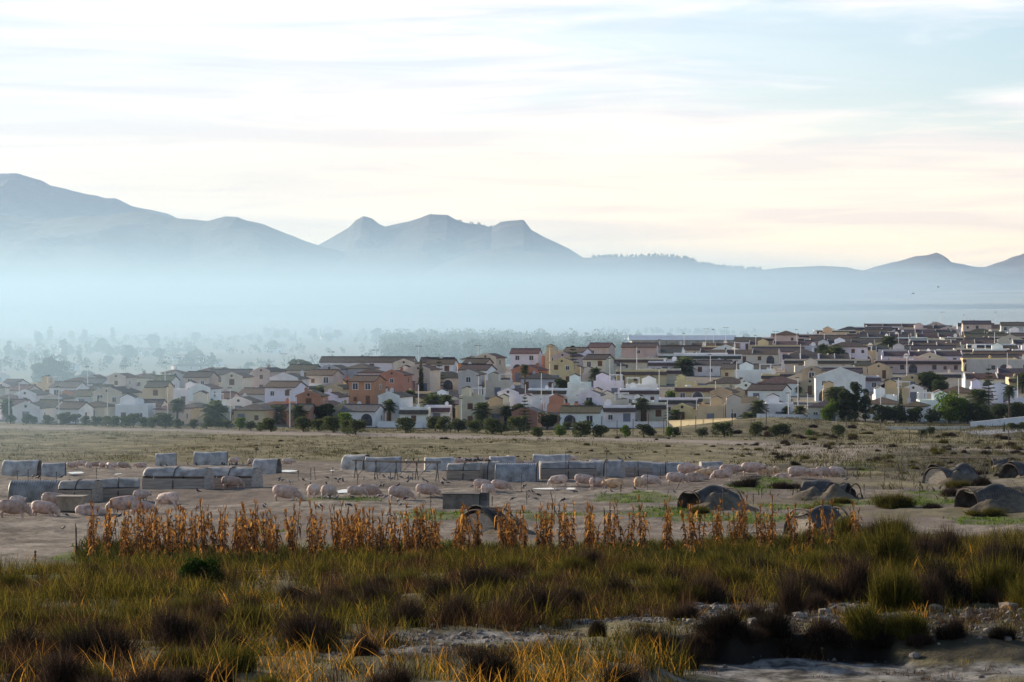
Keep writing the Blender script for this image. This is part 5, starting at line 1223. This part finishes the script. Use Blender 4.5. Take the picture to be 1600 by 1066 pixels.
# ------------------------------------------------------------------ grasses of the foreground
GM = {'grass': leaf_mat('grass_green', [(0, (.015, .017, .005)), (.4, (.034, .034, .007)), (.75, (.085, .070, .012)), (1, (.28, .20, .035))], .6),
      'brown': leaf_mat('grass_brown', [(0, (.013, .008, .006)), (.5, (.036, .021, .012)), (.85, (.085, .048, .024)), (1, (.22, .13, .06))], .5),
      'gold': leaf_mat('grass_gold', [(0, (.05, .045, .010)), (.35, (.15, .09, .015)), (.75, (.40, .18, .025)), (1, (.62, .32, .06))], .6),
      'scrub': leaf_mat('scrub_leaves', [(0, (.032, .033, .014)), (.5, (.078, .072, .032)), (1, (.17, .145, .07))], .35),
      'weed': leaf_mat('weed_leaves', [(0, (.035, .07, .008)), (.5, (.07, .12, .012)), (1, (.15, .22, .025))], .4)}
CORN = leaf_mat('dry_corn_leaves', [(0, (.04, .018, .010)), (.45, (.11, .048, .017)), (.78, (.32, .135, .03)), (1, (.62, .32, .09))], .5)
m_stem = noise_mat('dry_corn_stem', [(.35, (.10, .055, .03)), (.65, (.26, .15, .07))], scale=9, rough=.8)
m_rock = noise_mat('pale_stone', [(.3, (.07, .06, .052)), (.5, (.16, .14, .125)), (.7, (.30, .27, .245))], scale=5, detail=8, rough=.9, bump=.5, coord='World')

def blades(x, y, z, h, wd, ldir, lean, g):
    """tapering, bending blades; one quad strip of three quads each"""
    n = len(x); T = np.array([0, .4, .75, 1.0]); Wt = np.array([1, .85, .5, .08])
    face = g.uniform(0, 2 * np.pi, n); px = np.cos(face) * wd; py = np.sin(face) * wd
    V = np.empty((n, 8, 3), np.float32)
    for k, (t, wt) in enumerate(zip(T, Wt)):
        cx = x + np.cos(ldir) * lean * h * t ** 1.8; cy = y + np.sin(ldir) * lean * h * t ** 1.8; cz = z + h * t * (1 - .25 * lean * t)
        for s in (0, 1):
            q = (s - .5) * wt; V[:, k * 2 + s] = np.stack([cx + px * q, cy + py * q, cz], 1)
    b = np.arange(n)[:, None, None] * 8; f = np.array([[0, 1, 3, 2], [2, 3, 5, 4], [4, 5, 7, 6]])[None]
    return V.reshape(-1, 3), (b + f).reshape(-1, 4)
def _strip(u): return np.interp(u, [-400, 430, 600, 760, 950, 1150, 1350, 2000], [1060, 1035, 1022, 1008, 985, 962, 948, 930])
def field(n, y0, y1, seed, spread=.34):
    g = np.random.default_rng(seed); y = np.sqrt(g.uniform(y0 ** 2, y1 ** 2, n)); x = g.uniform(-spread, spread, n) * y
    u = U0 + F * x / y; v = V0 - F * ground(x, y, False) / y
    return g, x, y, u, v
def grass_object(name, mat, n_tuft, y0, y1, seed, dens, hgt, per, wd, lean, rad, label, cat):
    g, x, y, u, v = field(n_tuft, y0, y1, seed)
    keep = g.random(len(x)) < dens(u, v, x, y); x, y, u, v = x[keep], y[keep], u[keep], v[keep]
    h = hgt(u, v, x, y, g)
    ok = h > .05; x, y, u, v, h = x[ok], y[ok], u[ok], v[ok], h[ok]
    tl = g.uniform(0, 6.28, len(x))
    X = np.repeat(x, per) + g.normal(0, rad, len(x) * per); Y = np.repeat(y, per) + g.normal(0, rad, len(x) * per)
    H = np.repeat(h, per) * g.uniform(.45, 1.12, len(X)); Z = ground(X, Y) - .03
    L = np.repeat(tl, per) + g.normal(0, 1.3, len(X))
    V, Fc = blades(X, Y, Z, H, wd * g.uniform(.6, 1.5, len(X)), L, lean * g.uniform(.3, 1.6, len(X)), g)
    print(name, len(X))
    o = link(name, np_mesh(name, V, Fc, mat)); tag(o, label, cat, kind='stuff'); return o
def inwhite(u, v, x, y):
    nn = fbm(x / 6, y / 9, 41, 4); n2 = fbm(x / 2, y / 3, 51, 4); w_ = np.zeros_like(u)
    for a in WHITE: w_ = np.maximum(w_, blob(u, v, *a, nn + n2 * .5))
    return w_
def limit(u, v, y, h):
    """plants right in front of the bare stream bed stay short"""
    d = v - _strip(u); lim = np.maximum(d - 8, 5) * y / F * 1.15
    near = (d > 0) & (d < 75) & (u > 400) & (u < 1420)
    h = np.where(near, np.minimum(h, lim), h)
    bed = sstep(1040, 1120, u) * (v > 1012); return np.where(bed > .5, np.minimum(h, .12), h)
def stones_zone(u, v): return sstep(1010, 1100, u) * sstep(948, 962, v) * (v < 1016)
def patchy(x, y, s, sc1=5., th=0.): return sstep(th - .12, th + .12, fbm(x / sc1, y / (sc1 * 1.5), s, 4))
# yellow green grass
def d_green(u, v, x, y):
    top = v - 35
    d = .25 + .75 * patchy(x, y, 101, 4, -.08)
    d *= np.where(top < 950, 1, .6 + .2 * (u > 1300))
    low = np.interp(u, [0, 130, 400, 1000, 1250, 1600], [893, 885, 872, 862, 845, 832]); d *= (v > low)
    return d * (1 - .88 * inwhite(u, v, x, y)) * (1 - .85 * stones_zone(u, v)) * (1 - .96 * sstep(1040, 1120, u) * (v > 1012))
def h_green(u, v, x, y, g): return limit(u, v, y, (.14 + .75 * np.clip(fbm(x / 1.6, y / 2, 107, 3) + .42, 0, 1.1)) * g.uniform(.7, 1.2, len(u)) * np.where(u > 1280, 1.15, 1))
grass_object('green_grass', GM['grass'], 31000, 50, 128, 21, d_green, h_green, 22, .011, .45, .11, 'long yellow green grass covering the foreground slope', 'grass')
def d_brown(u, v, x, y):
    d = .12 + .88 * patchy(x, y, 131, 3.5, .03)
    low = np.interp(u, [0, 130, 400, 1000, 1250, 1600], [905, 895, 885, 872, 850, 838]); d *= (v > low)
    d *= .7 + .3 * sstep(930, 985, v)
    return d * (1 - .82 * inwhite(u, v, x, y)) * (1 - .8 * stones_zone(u, v)) * (1 - .95 * sstep(1040, 1120, u) * (v > 1012))
def h_brown(u, v, x, y, g): return limit(u, v, y, (.14 + .75 * np.clip(fbm(x / 1.3, y / 1.8, 137, 3) + .38, 0, 1.1)) * g.uniform(.7, 1.2, len(u)))
grass_object('dry_grass', GM['brown'], 40000, 49, 122, 22, d_brown, h_brown, 24, .009, .5, .12, 'brown dry wiry grass between the shrubs in the foreground', 'grass')
def d_gold(u, v, x, y):
    d = .09 * patchy(x, y, 151, 3, .05) + np.exp(-((u - 470) / 60) ** 2) * (v > 1015) * .45 + np.exp(-((u - 880) / 160) ** 2) * (v > 1048) * .55 + .22 * np.exp(-((u - 1350) / 30) ** 2) * (v > 900) * (v < 1000)
    d += .25 * (v > 1060) * (u < 1040) * patchy(x, y, 157, 2, .1) + .16 * (u > 1180) * (v < 930)
    return np.clip(d, 0, 1) * (v > 868)
def h_gold(u, v, x, y, g): return np.where((v > 1040) & (u < 1060), .62, .5) * g.uniform(.6, 1.25, len(u)) * (1 - .9 * (u > 1080) * (v > 1012))
grass_object('golden_grass', GM['gold'], 17000, 47, 120, 23, d_gold, h_gold, 13, .014, .6, .10, 'orange and golden grass catching the sun at the lower edge', 'grass')
# margin of the field, under and behind the corn
grass_object('field_margin_weeds', GM['weed'], 24000, 100, 260, 24, lambda u, v, x, y: np.maximum.reduce([blob(u, v, *a, fbm(x / 2, y / 3, 51, 4) + .6 * fbm(x / 6, y / 9, 41, 4)) for a in GREEN]) * .9 + .30 * (v > 852) * (v < 872) * (u > 110) * patchy(x, y, 163, 4, .05),
             lambda u, v, x, y, g: g.uniform(.10, .26, len(u)), 9, .05, .7, .16, 'bright green low weeds growing in patches on the pens', 'weeds')
GM['under'] = leaf_mat('corn_undergrowth', [(0, (.018, .022, .006)), (.5, (.045, .045, .012)), (1, (.11, .10, .025))], .4)
grass_object('corn_undergrowth', GM['under'], 39000, 98, 126, 27, lambda u, v, x, y: (v > 857) * (v < 884) * (u > 128) * (u < 1350) * (.35 + .65 * patchy(x, y, 181, 2.5, -.05)), lambda u, v, x, y, g: g.uniform(.2, .62, len(u)), 9, .035, .5, .14, 'dark green and brown undergrowth between the corn stalks', 'weeds')
grass_object('bed_tufts', GM['brown'], 14000, 49, 100, 28, lambda u, v, x, y: .55 * inwhite(u, v, x, y) * patchy(x, y, 191, .9, .12) + .5 * stones_zone(u, v), lambda u, v, x, y, g: g.uniform(.08, .3, len(u)), 20, .009, .6, .08, 'short wiry tufts scattered over the dry stream bed', 'grass')
# scrubby steppe between the pens and the town
def d_steppe(u, v, x, y):
    edge = np.interp(u, [0, 400, 800, 1150, 1300, 1600], [722, 719, 719, 724, 728, 738])
    d = (v < edge) * (.15 + .85 * patchy(x, y, 171, 16, .0)); r = np.interp(u, [0, 200, 600, 1000, 1300, 1600], [667, 671, 680, 688, 697, 702])
    d *= 1 - np.exp(-((v - r) / 3.) ** 2); d *= (np.abs(u - (1350 - (v - 700) * 2.2)) > 24) | (v < 700)
    d = np.maximum(d, .95 * sstep(1130, 1280, u) * (v < edge + 4)); d = np.maximum(d, .5 * sstep(1050, 1300, u) * (v < 800) * patchy(x, y, 177, 9, .06) * (v > edge))
    return d
grass_object('steppe_scrub', GM['scrub'], 24000, 150, 596, 25, d_steppe, lambda u, v, x, y, g: g.uniform(.12, .5, len(u)) * (1 + .5 * (u > 1150)), 9, .06, .8, .35, 'dry yellowish scrub and steppe grass before the town', 'scrub')

# ------------------------------------------------------------------ shrubs one can tell apart
SM = {'dark': leaf_mat('shrub_dark', [(0, (.010, .008, .006)), (.6, (.022, .017, .013)), (1, (.06, .046, .034))], .3), 'brown': leaf_mat('shrub_brown', [(0, (.018, .012, .009)), (.6, (.042, .028, .020)), (1, (.10, .068, .05))], .35),
      'olive': leaf_mat('shrub_olive', [(0, (.022, .023, .006)), (.6, (.060, .056, .010)), (1, (.17, .14, .028))], .5), 'leafy': leaf_mat('shrub_leafy', [(0, (.010, .022, .005)), (.6, (.022, .045, .008)), (1, (.06, .10, .02))], .35)}
def broom_mesh(kind, seed, n=3000, up=.6, wd=.0065):
    """an untidy mound of fine wiry stems from several roots, about 1 m high and 1.6 m wide"""
    g = np.random.default_rng(seed); m = 9
    ra = g.uniform(0, 6.283, m); rr2 = g.uniform(.05, .62, m); rx, ry = np.cos(ra) * rr2, np.sin(ra) * rr2; sc2 = g.uniform(.45, 1.0, m) * (1.05 - rr2 * .55); tl = g.uniform(-.35, .35, (m, 2))
    k_ = g.choice(m, n, p=sc2 ** 2 / (sc2 ** 2).sum()); az = g.uniform(0, 6.283, n); el = np.arccos(g.uniform(0, 1, n) ** up)
    L_ = sc2[k_] * g.uniform(.45, 1.15, n); x = rx[k_] + g.normal(0, .09, n); y = ry[k_] + g.normal(0, .09, n)
    T = np.array([0, .4, .75, 1.0]); Wt = np.array([1, .85, .6, .2]); V = np.empty((n, 8, 3), np.float32); fa = g.uniform(0, 6.28, n); wob = g.normal(0, .10, (n, 2))
    for k, (t, wt) in enumerate(zip(T, Wt)):
        r = L_ * t * np.sin(el) * .6
        cx = x + np.cos(az) * r + tl[k_, 0] * L_ * t + wob[:, 0] * t * t; cy = y + np.sin(az) * r + tl[k_, 1] * L_ * t + wob[:, 1] * t * t; cz = -.03 + L_ * (t * np.cos(el) * .95 - .16 * t * t * np.sin(el) ** 2 + .30 * t * np.sin(el))
        for s in (0, 1):
            q = (s - .5) * wt * wd * 2; V[:, k * 2 + s] = np.stack([cx + np.cos(fa) * q, cy + np.sin(fa) * q, cz], 1)
    b = np.arange(n)[:, None, None] * 8; f = np.array([[0, 1, 3, 2], [2, 3, 5, 4], [4, 5, 7, 6]])[None]
    V = V.reshape(-1, 3); Fc = (b + f).reshape(-1, 4)
    lv, lf = leaf_cloud([(rx[i], ry[i], .42 * sc2[i], .30 * sc2[i], .36 * sc2[i]) for i in range(m)], 1500, .022, seed); V = np.concatenate([V, lv]); Fc = np.concatenate([Fc, lf + n * 8])
    return np_mesh('shrub_' + kind, V, Fc, SM[kind])
BR = {(k, i): broom_mesh(k, i * 7 + hash_(k) % 97) for k in ('dark', 'brown', 'olive') for i in range(3)}
def leafy_mesh(i):
    b = clumps(16, .62, .45, .22, .34, 40 + i); v, f = leaf_cloud(b, 4200, .045, i); return np_mesh('shrub_leafy', v, f, SM['leafy'])
for i in range(2): BR[('leafy', i)] = leafy_mesh(i)
BR[('leafy', 2)] = BR[('leafy', 0)]
nsh = [0]
def shrub(u, vb, wpx, hpx, kind, where):
    nsh[0] += 1; x, y, z = on_ground(u, vb, 47, 600)
    s = wpx * y / F / 1.45; hz_ = hpx * y / F / .85
    o = link('shrub', BR[(kind, nsh[0] % 3)], None, None, (x, y, gz(x, y) - .02), rnd.uniform(0, 6.28)); o.scale = (s, s, hz_)
    lb = {'dark': 'dark twiggy shrub', 'brown': 'brown wiry shrub', 'olive': 'olive green broom shrub', 'leafy': 'dark green leafy bush'}[kind]
    size = 'large ' if wpx > 85 else 'small ' if wpx < 48 else ''
    reg(o, size + lb + ' ' + where, 'shrub', 'shrubs of the foreground')
LO, MI, RI = 'on the lower left slope', 'in the middle foreground', 'in the right foreground'
for a in [(150, 1040, 125, 66, 'dark', LO), (30, 1035, 90, 52, 'dark', LO), (318, 916, 78, 46, 'leafy', LO), (388, 962, 66, 36, 'dark', LO), (262, 1020, 100, 62, 'brown', LO), (215, 960, 60, 36, 'olive', LO), (350, 1030, 80, 50, 'dark', LO), (140, 905, 44, 30, 'dark', LO), (200, 905, 50, 26, 'brown', LO), (255, 905, 40, 24, 'brown', LO), (70, 975, 90, 40, 'olive', LO), (20, 960, 70, 40, 'olive', LO), (380, 905, 40, 22, 'dark', LO), (455, 950, 60, 34, 'brown', LO), (90, 1085, 110, 66, 'brown', LO), (230, 1090, 110, 60, 'brown', LO), (20, 915, 60, 26, 'olive', LO), (300, 960, 80, 38, 'olive', LO), (350, 985, 100, 50, 'brown', LO),
          (480, 1022, 110, 66, 'brown', LO), (590, 944, 64, 44, 'dark', MI), (560, 935, 50, 34, 'olive', MI), (620, 990, 100, 48, 'brown', MI), (745, 940, 95, 56, 'dark', MI), (692, 955, 80, 44, 'dark', MI), (700, 985, 90, 50, 'brown', MI), (835, 985, 110, 66, 'brown', MI), (768, 990, 70, 52, 'brown', MI), (905, 968, 90, 52, 'brown', MI), (860, 925, 80, 40, 'olive', MI), (800, 905, 70, 34, 'olive', MI), (975, 948, 70, 46, 'dark', MI),
          (1045, 938, 95, 58, 'dark', MI), (1000, 905, 70, 36, 'olive', MI), (1105, 948, 80, 46, 'brown', MI), (1150, 925, 80, 44, 'olive', MI), (560, 1035, 60, 42, 'brown', MI), (580, 1035, 36, 30, 'dark', MI), (930, 1012, 34, 40, 'dark', MI), (640, 925, 70, 34, 'olive', MI), (500, 905, 50, 26, 'olive', MI), (520, 975, 60, 40, 'brown', MI), (760, 1075, 110, 64, 'dark', MI), (620, 1090, 100, 50, 'brown', MI), (960, 1085, 90, 60, 'dark', MI), (1010, 1030, 70, 40, 'dark', MI),
          (1228, 972, 56, 66, 'brown', RI), (1272, 958, 54, 30, 'brown', RI), (1238, 925, 70, 46, 'brown', RI), (1330, 945, 80, 78, 'brown', RI), (1400, 960, 90, 84, 'olive', RI), (1440, 958, 84, 70, 'brown', RI), (1490, 950, 100, 80, 'dark', RI), (1560, 948, 100, 90, 'olive', RI), (1590, 905, 90, 66, 'dark', RI), (1540, 900, 70, 60, 'brown', RI), (1385, 895, 90, 86, 'olive', RI), (1345, 890, 60, 66, 'olive', RI), (1440, 885, 80, 56, 'brown', RI), (1485, 880, 70, 60, 'brown', RI),
          (1305, 905, 70, 60, 'brown', RI), (1270, 900, 60, 44, 'olive', RI), (1610, 960, 80, 60, 'olive', RI), (1490, 1012, 56, 34, 'dark', RI), (1415, 1008, 70, 44, 'olive', RI), (1350, 1012, 80, 60, 'olive', RI), (1210, 1014, 80, 48, 'dark', RI), (1130, 1016, 80, 44, 'dark', RI), (1290, 1016, 70, 36, 'brown', RI), (1180, 985, 60, 30, 'brown', RI), (1075, 985, 60, 34, 'brown', RI), (1560, 1012, 50, 26, 'dark', RI), (1090, 1040, 60, 50, 'brown', RI), (1120, 1022, 70, 30, 'brown', RI), (1170, 1026, 60, 26, 'brown', RI), (1245, 1024, 70, 28, 'brown', RI), (1320, 1024, 60, 26, 'brown', RI), (1380, 1024, 60, 26, 'dark', RI), (1440, 1022, 50, 24, 'brown', RI), (1075, 1060, 50, 30, 'dark', RI), (1190, 900, 70, 40, 'olive', RI), (1120, 895, 60, 34, 'olive', RI)]:
    shrub(*a)
q3 = random.Random(77)
for k in range(64):
    left = k < 40
    u = q3.uniform(-20, 560) if left else q3.uniform(540, 1620); vb = q3.uniform(950, 1100) if left else q3.uniform(885, 955)
    if vb > 1012 and u > 420: continue
    w_ = q3.uniform(40, 95); shrub(u, vb, w_, w_ * q3.uniform(.35, .62), q3.choice(('brown', 'brown', 'dark', 'olive')), LO if u < 480 else MI if u < 1160 else RI)
# bushes on the pens and the right hand rise
for a in [(1392, 792, 74, 26, 'olive', 'on the bare earth between the ruined huts'), (1290, 795, 60, 14, 'olive', 'beside the collapsed dark hut'), (1490, 777, 50, 18, 'brown', 'before the bright-ended ruined hut'), (1160, 764, 60, 18, 'dark', 'beside the crowded pigs'), (1532, 765, 40, 22, 'dark', 'left of the cut-off hut'), (1225, 765, 60, 14, 'brown', 'beside the crowded pigs'), (1095, 799, 44, 12, 'olive', 'on the earth bank of the pale domed ruin'), (1316, 783, 40, 12, 'olive', 'on the weedy earth bank'), (1545, 806, 60, 14, 'olive', 'on the bank of the netted hut'), (1270, 845, 40, 20, 'olive', 'at the right end of the corn'), (1500, 765, 50, 14, 'olive', 'before the bright-ended ruined hut'), (1455, 795, 40, 14, 'dark', 'before the netted hut'), (1320, 845, 60, 44, 'olive', 'at the right end of the corn'), (1400, 850, 70, 50, 'olive', 'at the right end of the corn'), (1360, 850, 50, 46, 'brown', 'at the right end of the corn')]:
    shrub(*a)
q2 = random.Random(31)
for k in range(200):
    r_ = k < 140
    u = q2.uniform(1150, 1610) if r_ else q2.uniform(300, 1320); v = q2.uniform(668, 742) if r_ else q2.uniform(685, 716)
    if abs(u - (1350 - (v - 700) * 2.2)) < 30: continue
    s = q2.uniform(8, 20) * (1.1 if r_ else .6)
    x, y, z = on_ground(u, v, 200, 590); o = link('scrub_bush', BR[(q2.choice(('dark', 'olive', 'brown')), k % 3)], None, None, (x, y, z - .05), q2.uniform(0, 6)); w_ = s * y / F / 1.6; o.scale = (w_, w_, w_ * .75)
    reg(o, 'low dark scrub bush on the rise at right' if r_ else 'low dark scrub bush on the steppe before the town', 'bush', 'scrub bushes on the steppe')

# ------------------------------------------------------------------ the dry corn
def corn_parts(seed):
    g = random.Random(seed); H_ = 1.6
    mb = MB(); mb.tube([(0, 0, -.1), (.015, 0, .6), (-.01, .01, 1.15), (.01, 0, H_)], [.024, .020, .015, .008], 5); stem = mb.mesh('stem', m_stem)
    V = []; Fc = []
    for k in range(26):
        z0 = .08 + 1.4 * k / 26 + g.uniform(-.03, .03); az = g.uniform(0, 6.28); L_ = g.uniform(.28, .52); d = Vector((math.cos(az), math.sin(az), 0)); sd_ = Vector((-d.y, d.x, 0)); w0 = g.uniform(.026, .05); dr = g.uniform(.5, 1.5); tw = g.uniform(-1, 1)
        n0 = len(V)
        for t in (0, .25, .5, .75, 1):
            c = Vector((0, 0, z0)) + d * L_ * (t * .55 - .12 * t * t) + Vector((0, 0, L_ * (.55 * t - dr * t * t))); wv = (sd_ * math.cos(tw * t * 2) + Vector((0, 0, 1)) * math.sin(tw * t * 2)) * w0 * (1 - .8 * t * t)
            V += [c - wv, c + wv]
        Fc += [(n0 + 2 * j, n0 + 2 * j + 1, n0 + 2 * j + 3, n0 + 2 * j + 2) for j in range(4)]
    leaves = np_mesh('leaves', [tuple(v) for v in V], Fc, CORN)
    V = []; Fc = []
    for k in range(9):
        az = g.uniform(0, 6.28); d = Vector((math.cos(az) * .35, math.sin(az) * .35, 1)).normalized(); L_ = g.uniform(.12, .28); n0 = len(V); b = Vector((0, 0, H_ - .06)); s_ = Vector((-math.sin(az), math.cos(az), 0)) * .010
        V += [b - s_, b + s_, b + d * L_ + s_, b + d * L_ - s_]; Fc.append((n0, n0 + 1, n0 + 2, n0 + 3))
    tassel = np_mesh('tassel', [tuple(v) for v in V], Fc, CORN)
    mb = MB(); a = Vector((.03, .0, .75)); mb.tube([a, a + Vector((.05, .02, .10)), a + Vector((.08, .03, .22))], [.02, .032, .01], 6); ear = mb.mesh('ear', m_stem)
    return stem, leaves, tassel, ear
CP = [corn_parts(i) for i in range(7)]
clump = [(143, 2.2, 5), (165, 2, 6), (196, 3, 7), (214, 3, 5), (228, 3, 7), (245, 3, 6), (262, 3, 6), (272, 3, 5), (288, 3, 6), (300, 3, 5), (318, 2, 5), (335, 3, 3), (350, 2, 4), (370, 3, 7), (383, 3, 6), (400, 4, 7), (415, 3, 5), (430, 3, 6), (457, 3, 6), (488, 3, 5), (500, 4, 4), (526, 3, 7), (540, 4, 7), (553, 3, 7), (565, 3, 6), (580, 4, 6), (595, 3, 5), (617, 3, 5),
         (640, 4, 6), (652, 3, 6), (668, 3, 6), (682, 4, 6), (712, 3, 6), (722, 3, 5), (745, 4, 6), (790, 4, 8), (800, 3, 7), (818, 4, 6), (846, 4, 6), (858, 3, 5), (880, 4, 6), (895, 3, 4), (918, 4, 7), (930, 4, 5), (955, 4, 4), (980, 5, 4), (1000, 5, 4), (1045, 4, 6), (1080, 4, 4), (1092, 4, 3), (1118, 3, 6), (1150, 4, 6), (1160, 3, 5), (1187, 3, 5), (1207, 3, 5), (1243, 4, 4), (1262, 4, 3), (1292, 4, 3), (1338, 3, 4)]
cn = 0
for (u, sp, n) in clump:
    for k in range(n):
        uu = u + rnd.gauss(0, sp * .75); vb = rnd.uniform(862, 880) if u < 1100 else rnd.uniform(856, 868)
        x, y, z = on_ground(uu, vb, 90, 140); st, lv, ts, er = CP[cn % 7]; cn += 1
        e = empty('corn_stalk', (x, y, gz(x, y)), rnd.uniform(0, 6.28)); e.rotation_euler = (rnd.gauss(0, .09), rnd.gauss(0, .09), rnd.uniform(0, 6.28)); s = rnd.triangular(.6, 1.22, 1.0) * (1 if u < 1100 else .9); e.scale = (1.0, 1.0, s)
        link('stem', st, e); link('leaves', lv, e); link('tassel', ts, e)
        if cn % 3 == 0: link('ear', er, e)
        sec = 'far left' if u < 250 else 'left' if u < 440 else 'left of centre' if u < 640 else 'centre' if u < 860 else 'right of centre' if u < 1060 else 'sparse right end'
        hh_ = 'tall' if s > 1.06 else 'short' if s < .9 else 'medium'
        reg(e, f'{hh_} dry orange corn stalk, {sec} of the row', 'corn stalk', 'dry corn stalks in a row')
print('corn', cn)

# ------------------------------------------------------------------ stones
def rock_verts(g, k):
    base = np.array([(math.cos(a) * math.cos(b), math.sin(a) * math.cos(b), math.sin(b)) for b in (-.9, -.1, .6) for a in np.arange(0, 6.28, 6.2832 / 6)] + [(0, 0, 1.0)])
    fs = [(i, (i + 1) % 6, 6 + (i + 1) % 6, 6 + i) for i in range(6)] + [(6 + i, 6 + (i + 1) % 6, 12 + (i + 1) % 6, 12 + i) for i in range(6)]
    tri = [(12 + i, 12 + (i + 1) % 6, 18, 18) for i in range(6)]
    return base, fs, tri
def stones(n, seed, name, dens, smin, smax, label):
    g, x, y, u, v = field(n, 47, 112, seed); keep = g.random(len(x)) < dens(u, v, x, y); x, y = x[keep], y[keep]; m = len(x)
    base, fs, tri = rock_verts(g, 0); s = smin * (smax / smin) ** (g.random(m) ** 2.2)
    B = base[None] * (s[:, None, None] * g.uniform(.6, 1.4, (m, 1, 3))) * g.uniform(.75, 1.25, (m, 19, 1)); rot = g.uniform(0, 6.28, m); c, s_ = np.cos(rot)[:, None], np.sin(rot)[:, None]
    X = B[..., 0] * c - B[..., 1] * s_ + x[:, None]; Y = B[..., 0] * s_ + B[..., 1] * c + y[:, None]; Z = B[..., 2] * .7 + ground(x, y)[:, None] + s[:, None] * .2
    f = np.array([(a, b, c2) for q_ in fs for a, b, c2 in ((q_[0], q_[1], q_[2]), (q_[0], q_[2], q_[3]))] + [(t[0], t[1], t[2]) for t in tri])
    Fc = (np.arange(m)[:, None, None] * 19 + f[None]).reshape(-1, 3)
    print(name, m)
    tag(link(name, np_mesh(name, np.stack([X, Y, Z], -1).reshape(-1, 3), Fc, m_rock)), label, 'stones', kind='stuff')
stones(62000, 61, 'gravel', lambda u, v, x, y: np.clip(stones_zone(u, v) * 1.0 + .55 * inwhite(u, v, x, y) * (v < 1050) + .18 * (np.abs(v - _strip(u)) < 26) * (u > 420) + .04 * (u > 1040) * (v > 1012), 0, 1), .018, .085, 'broken pale stones and gravel along the dry stream bed')
for k, (u, v, s) in enumerate([(1328, 958, .16), (1250, 978, .13), (1290, 962, .15), (1460, 960, .17), (1575, 962, .20), (1280, 985, .16), (1180, 1000, .14), (1340, 985, .13), (1395, 975, .16), (1510, 972, .15), (1100, 1000, .12), (1430, 985, .14), (1430, 1042, .10)]):
    x, y, z = on_ground(u, v, 50, 110); g = np.random.default_rng(900 + k); base, fs, tri = rock_verts(g, 0)
    mb = MB(); mb.add([tuple(p * s * g.uniform(.8, 1.25)) for p in base], fs + [(t[0], t[1], t[2]) for t in tri]); me = mb.mesh('boulder', m_rock)
    o = link('boulder', me, None, None, (x, y, gz(x, y) + s * .3), g.uniform(0, 6)); o.scale = (1.3, 1.1, .75)
    reg(o, 'pale rounded stone standing out of the gravel in the right foreground', 'stone', 'larger stones')
# pale pipe lying in the grass left of the middle
x, y, z = on_ground(403, 897, 60, 130); mb = MB(); mb.tube([(-.85, 0, .16), (0, .05, .20), (.85, .1, .17)], .012, 6)
o = mb.build('irrigation_pipe', m_board); o.location = (x, y, z); tag(o, 'thin pale pipe lying in the grass right of the leafy bush', 'pipe')
settle_labels()
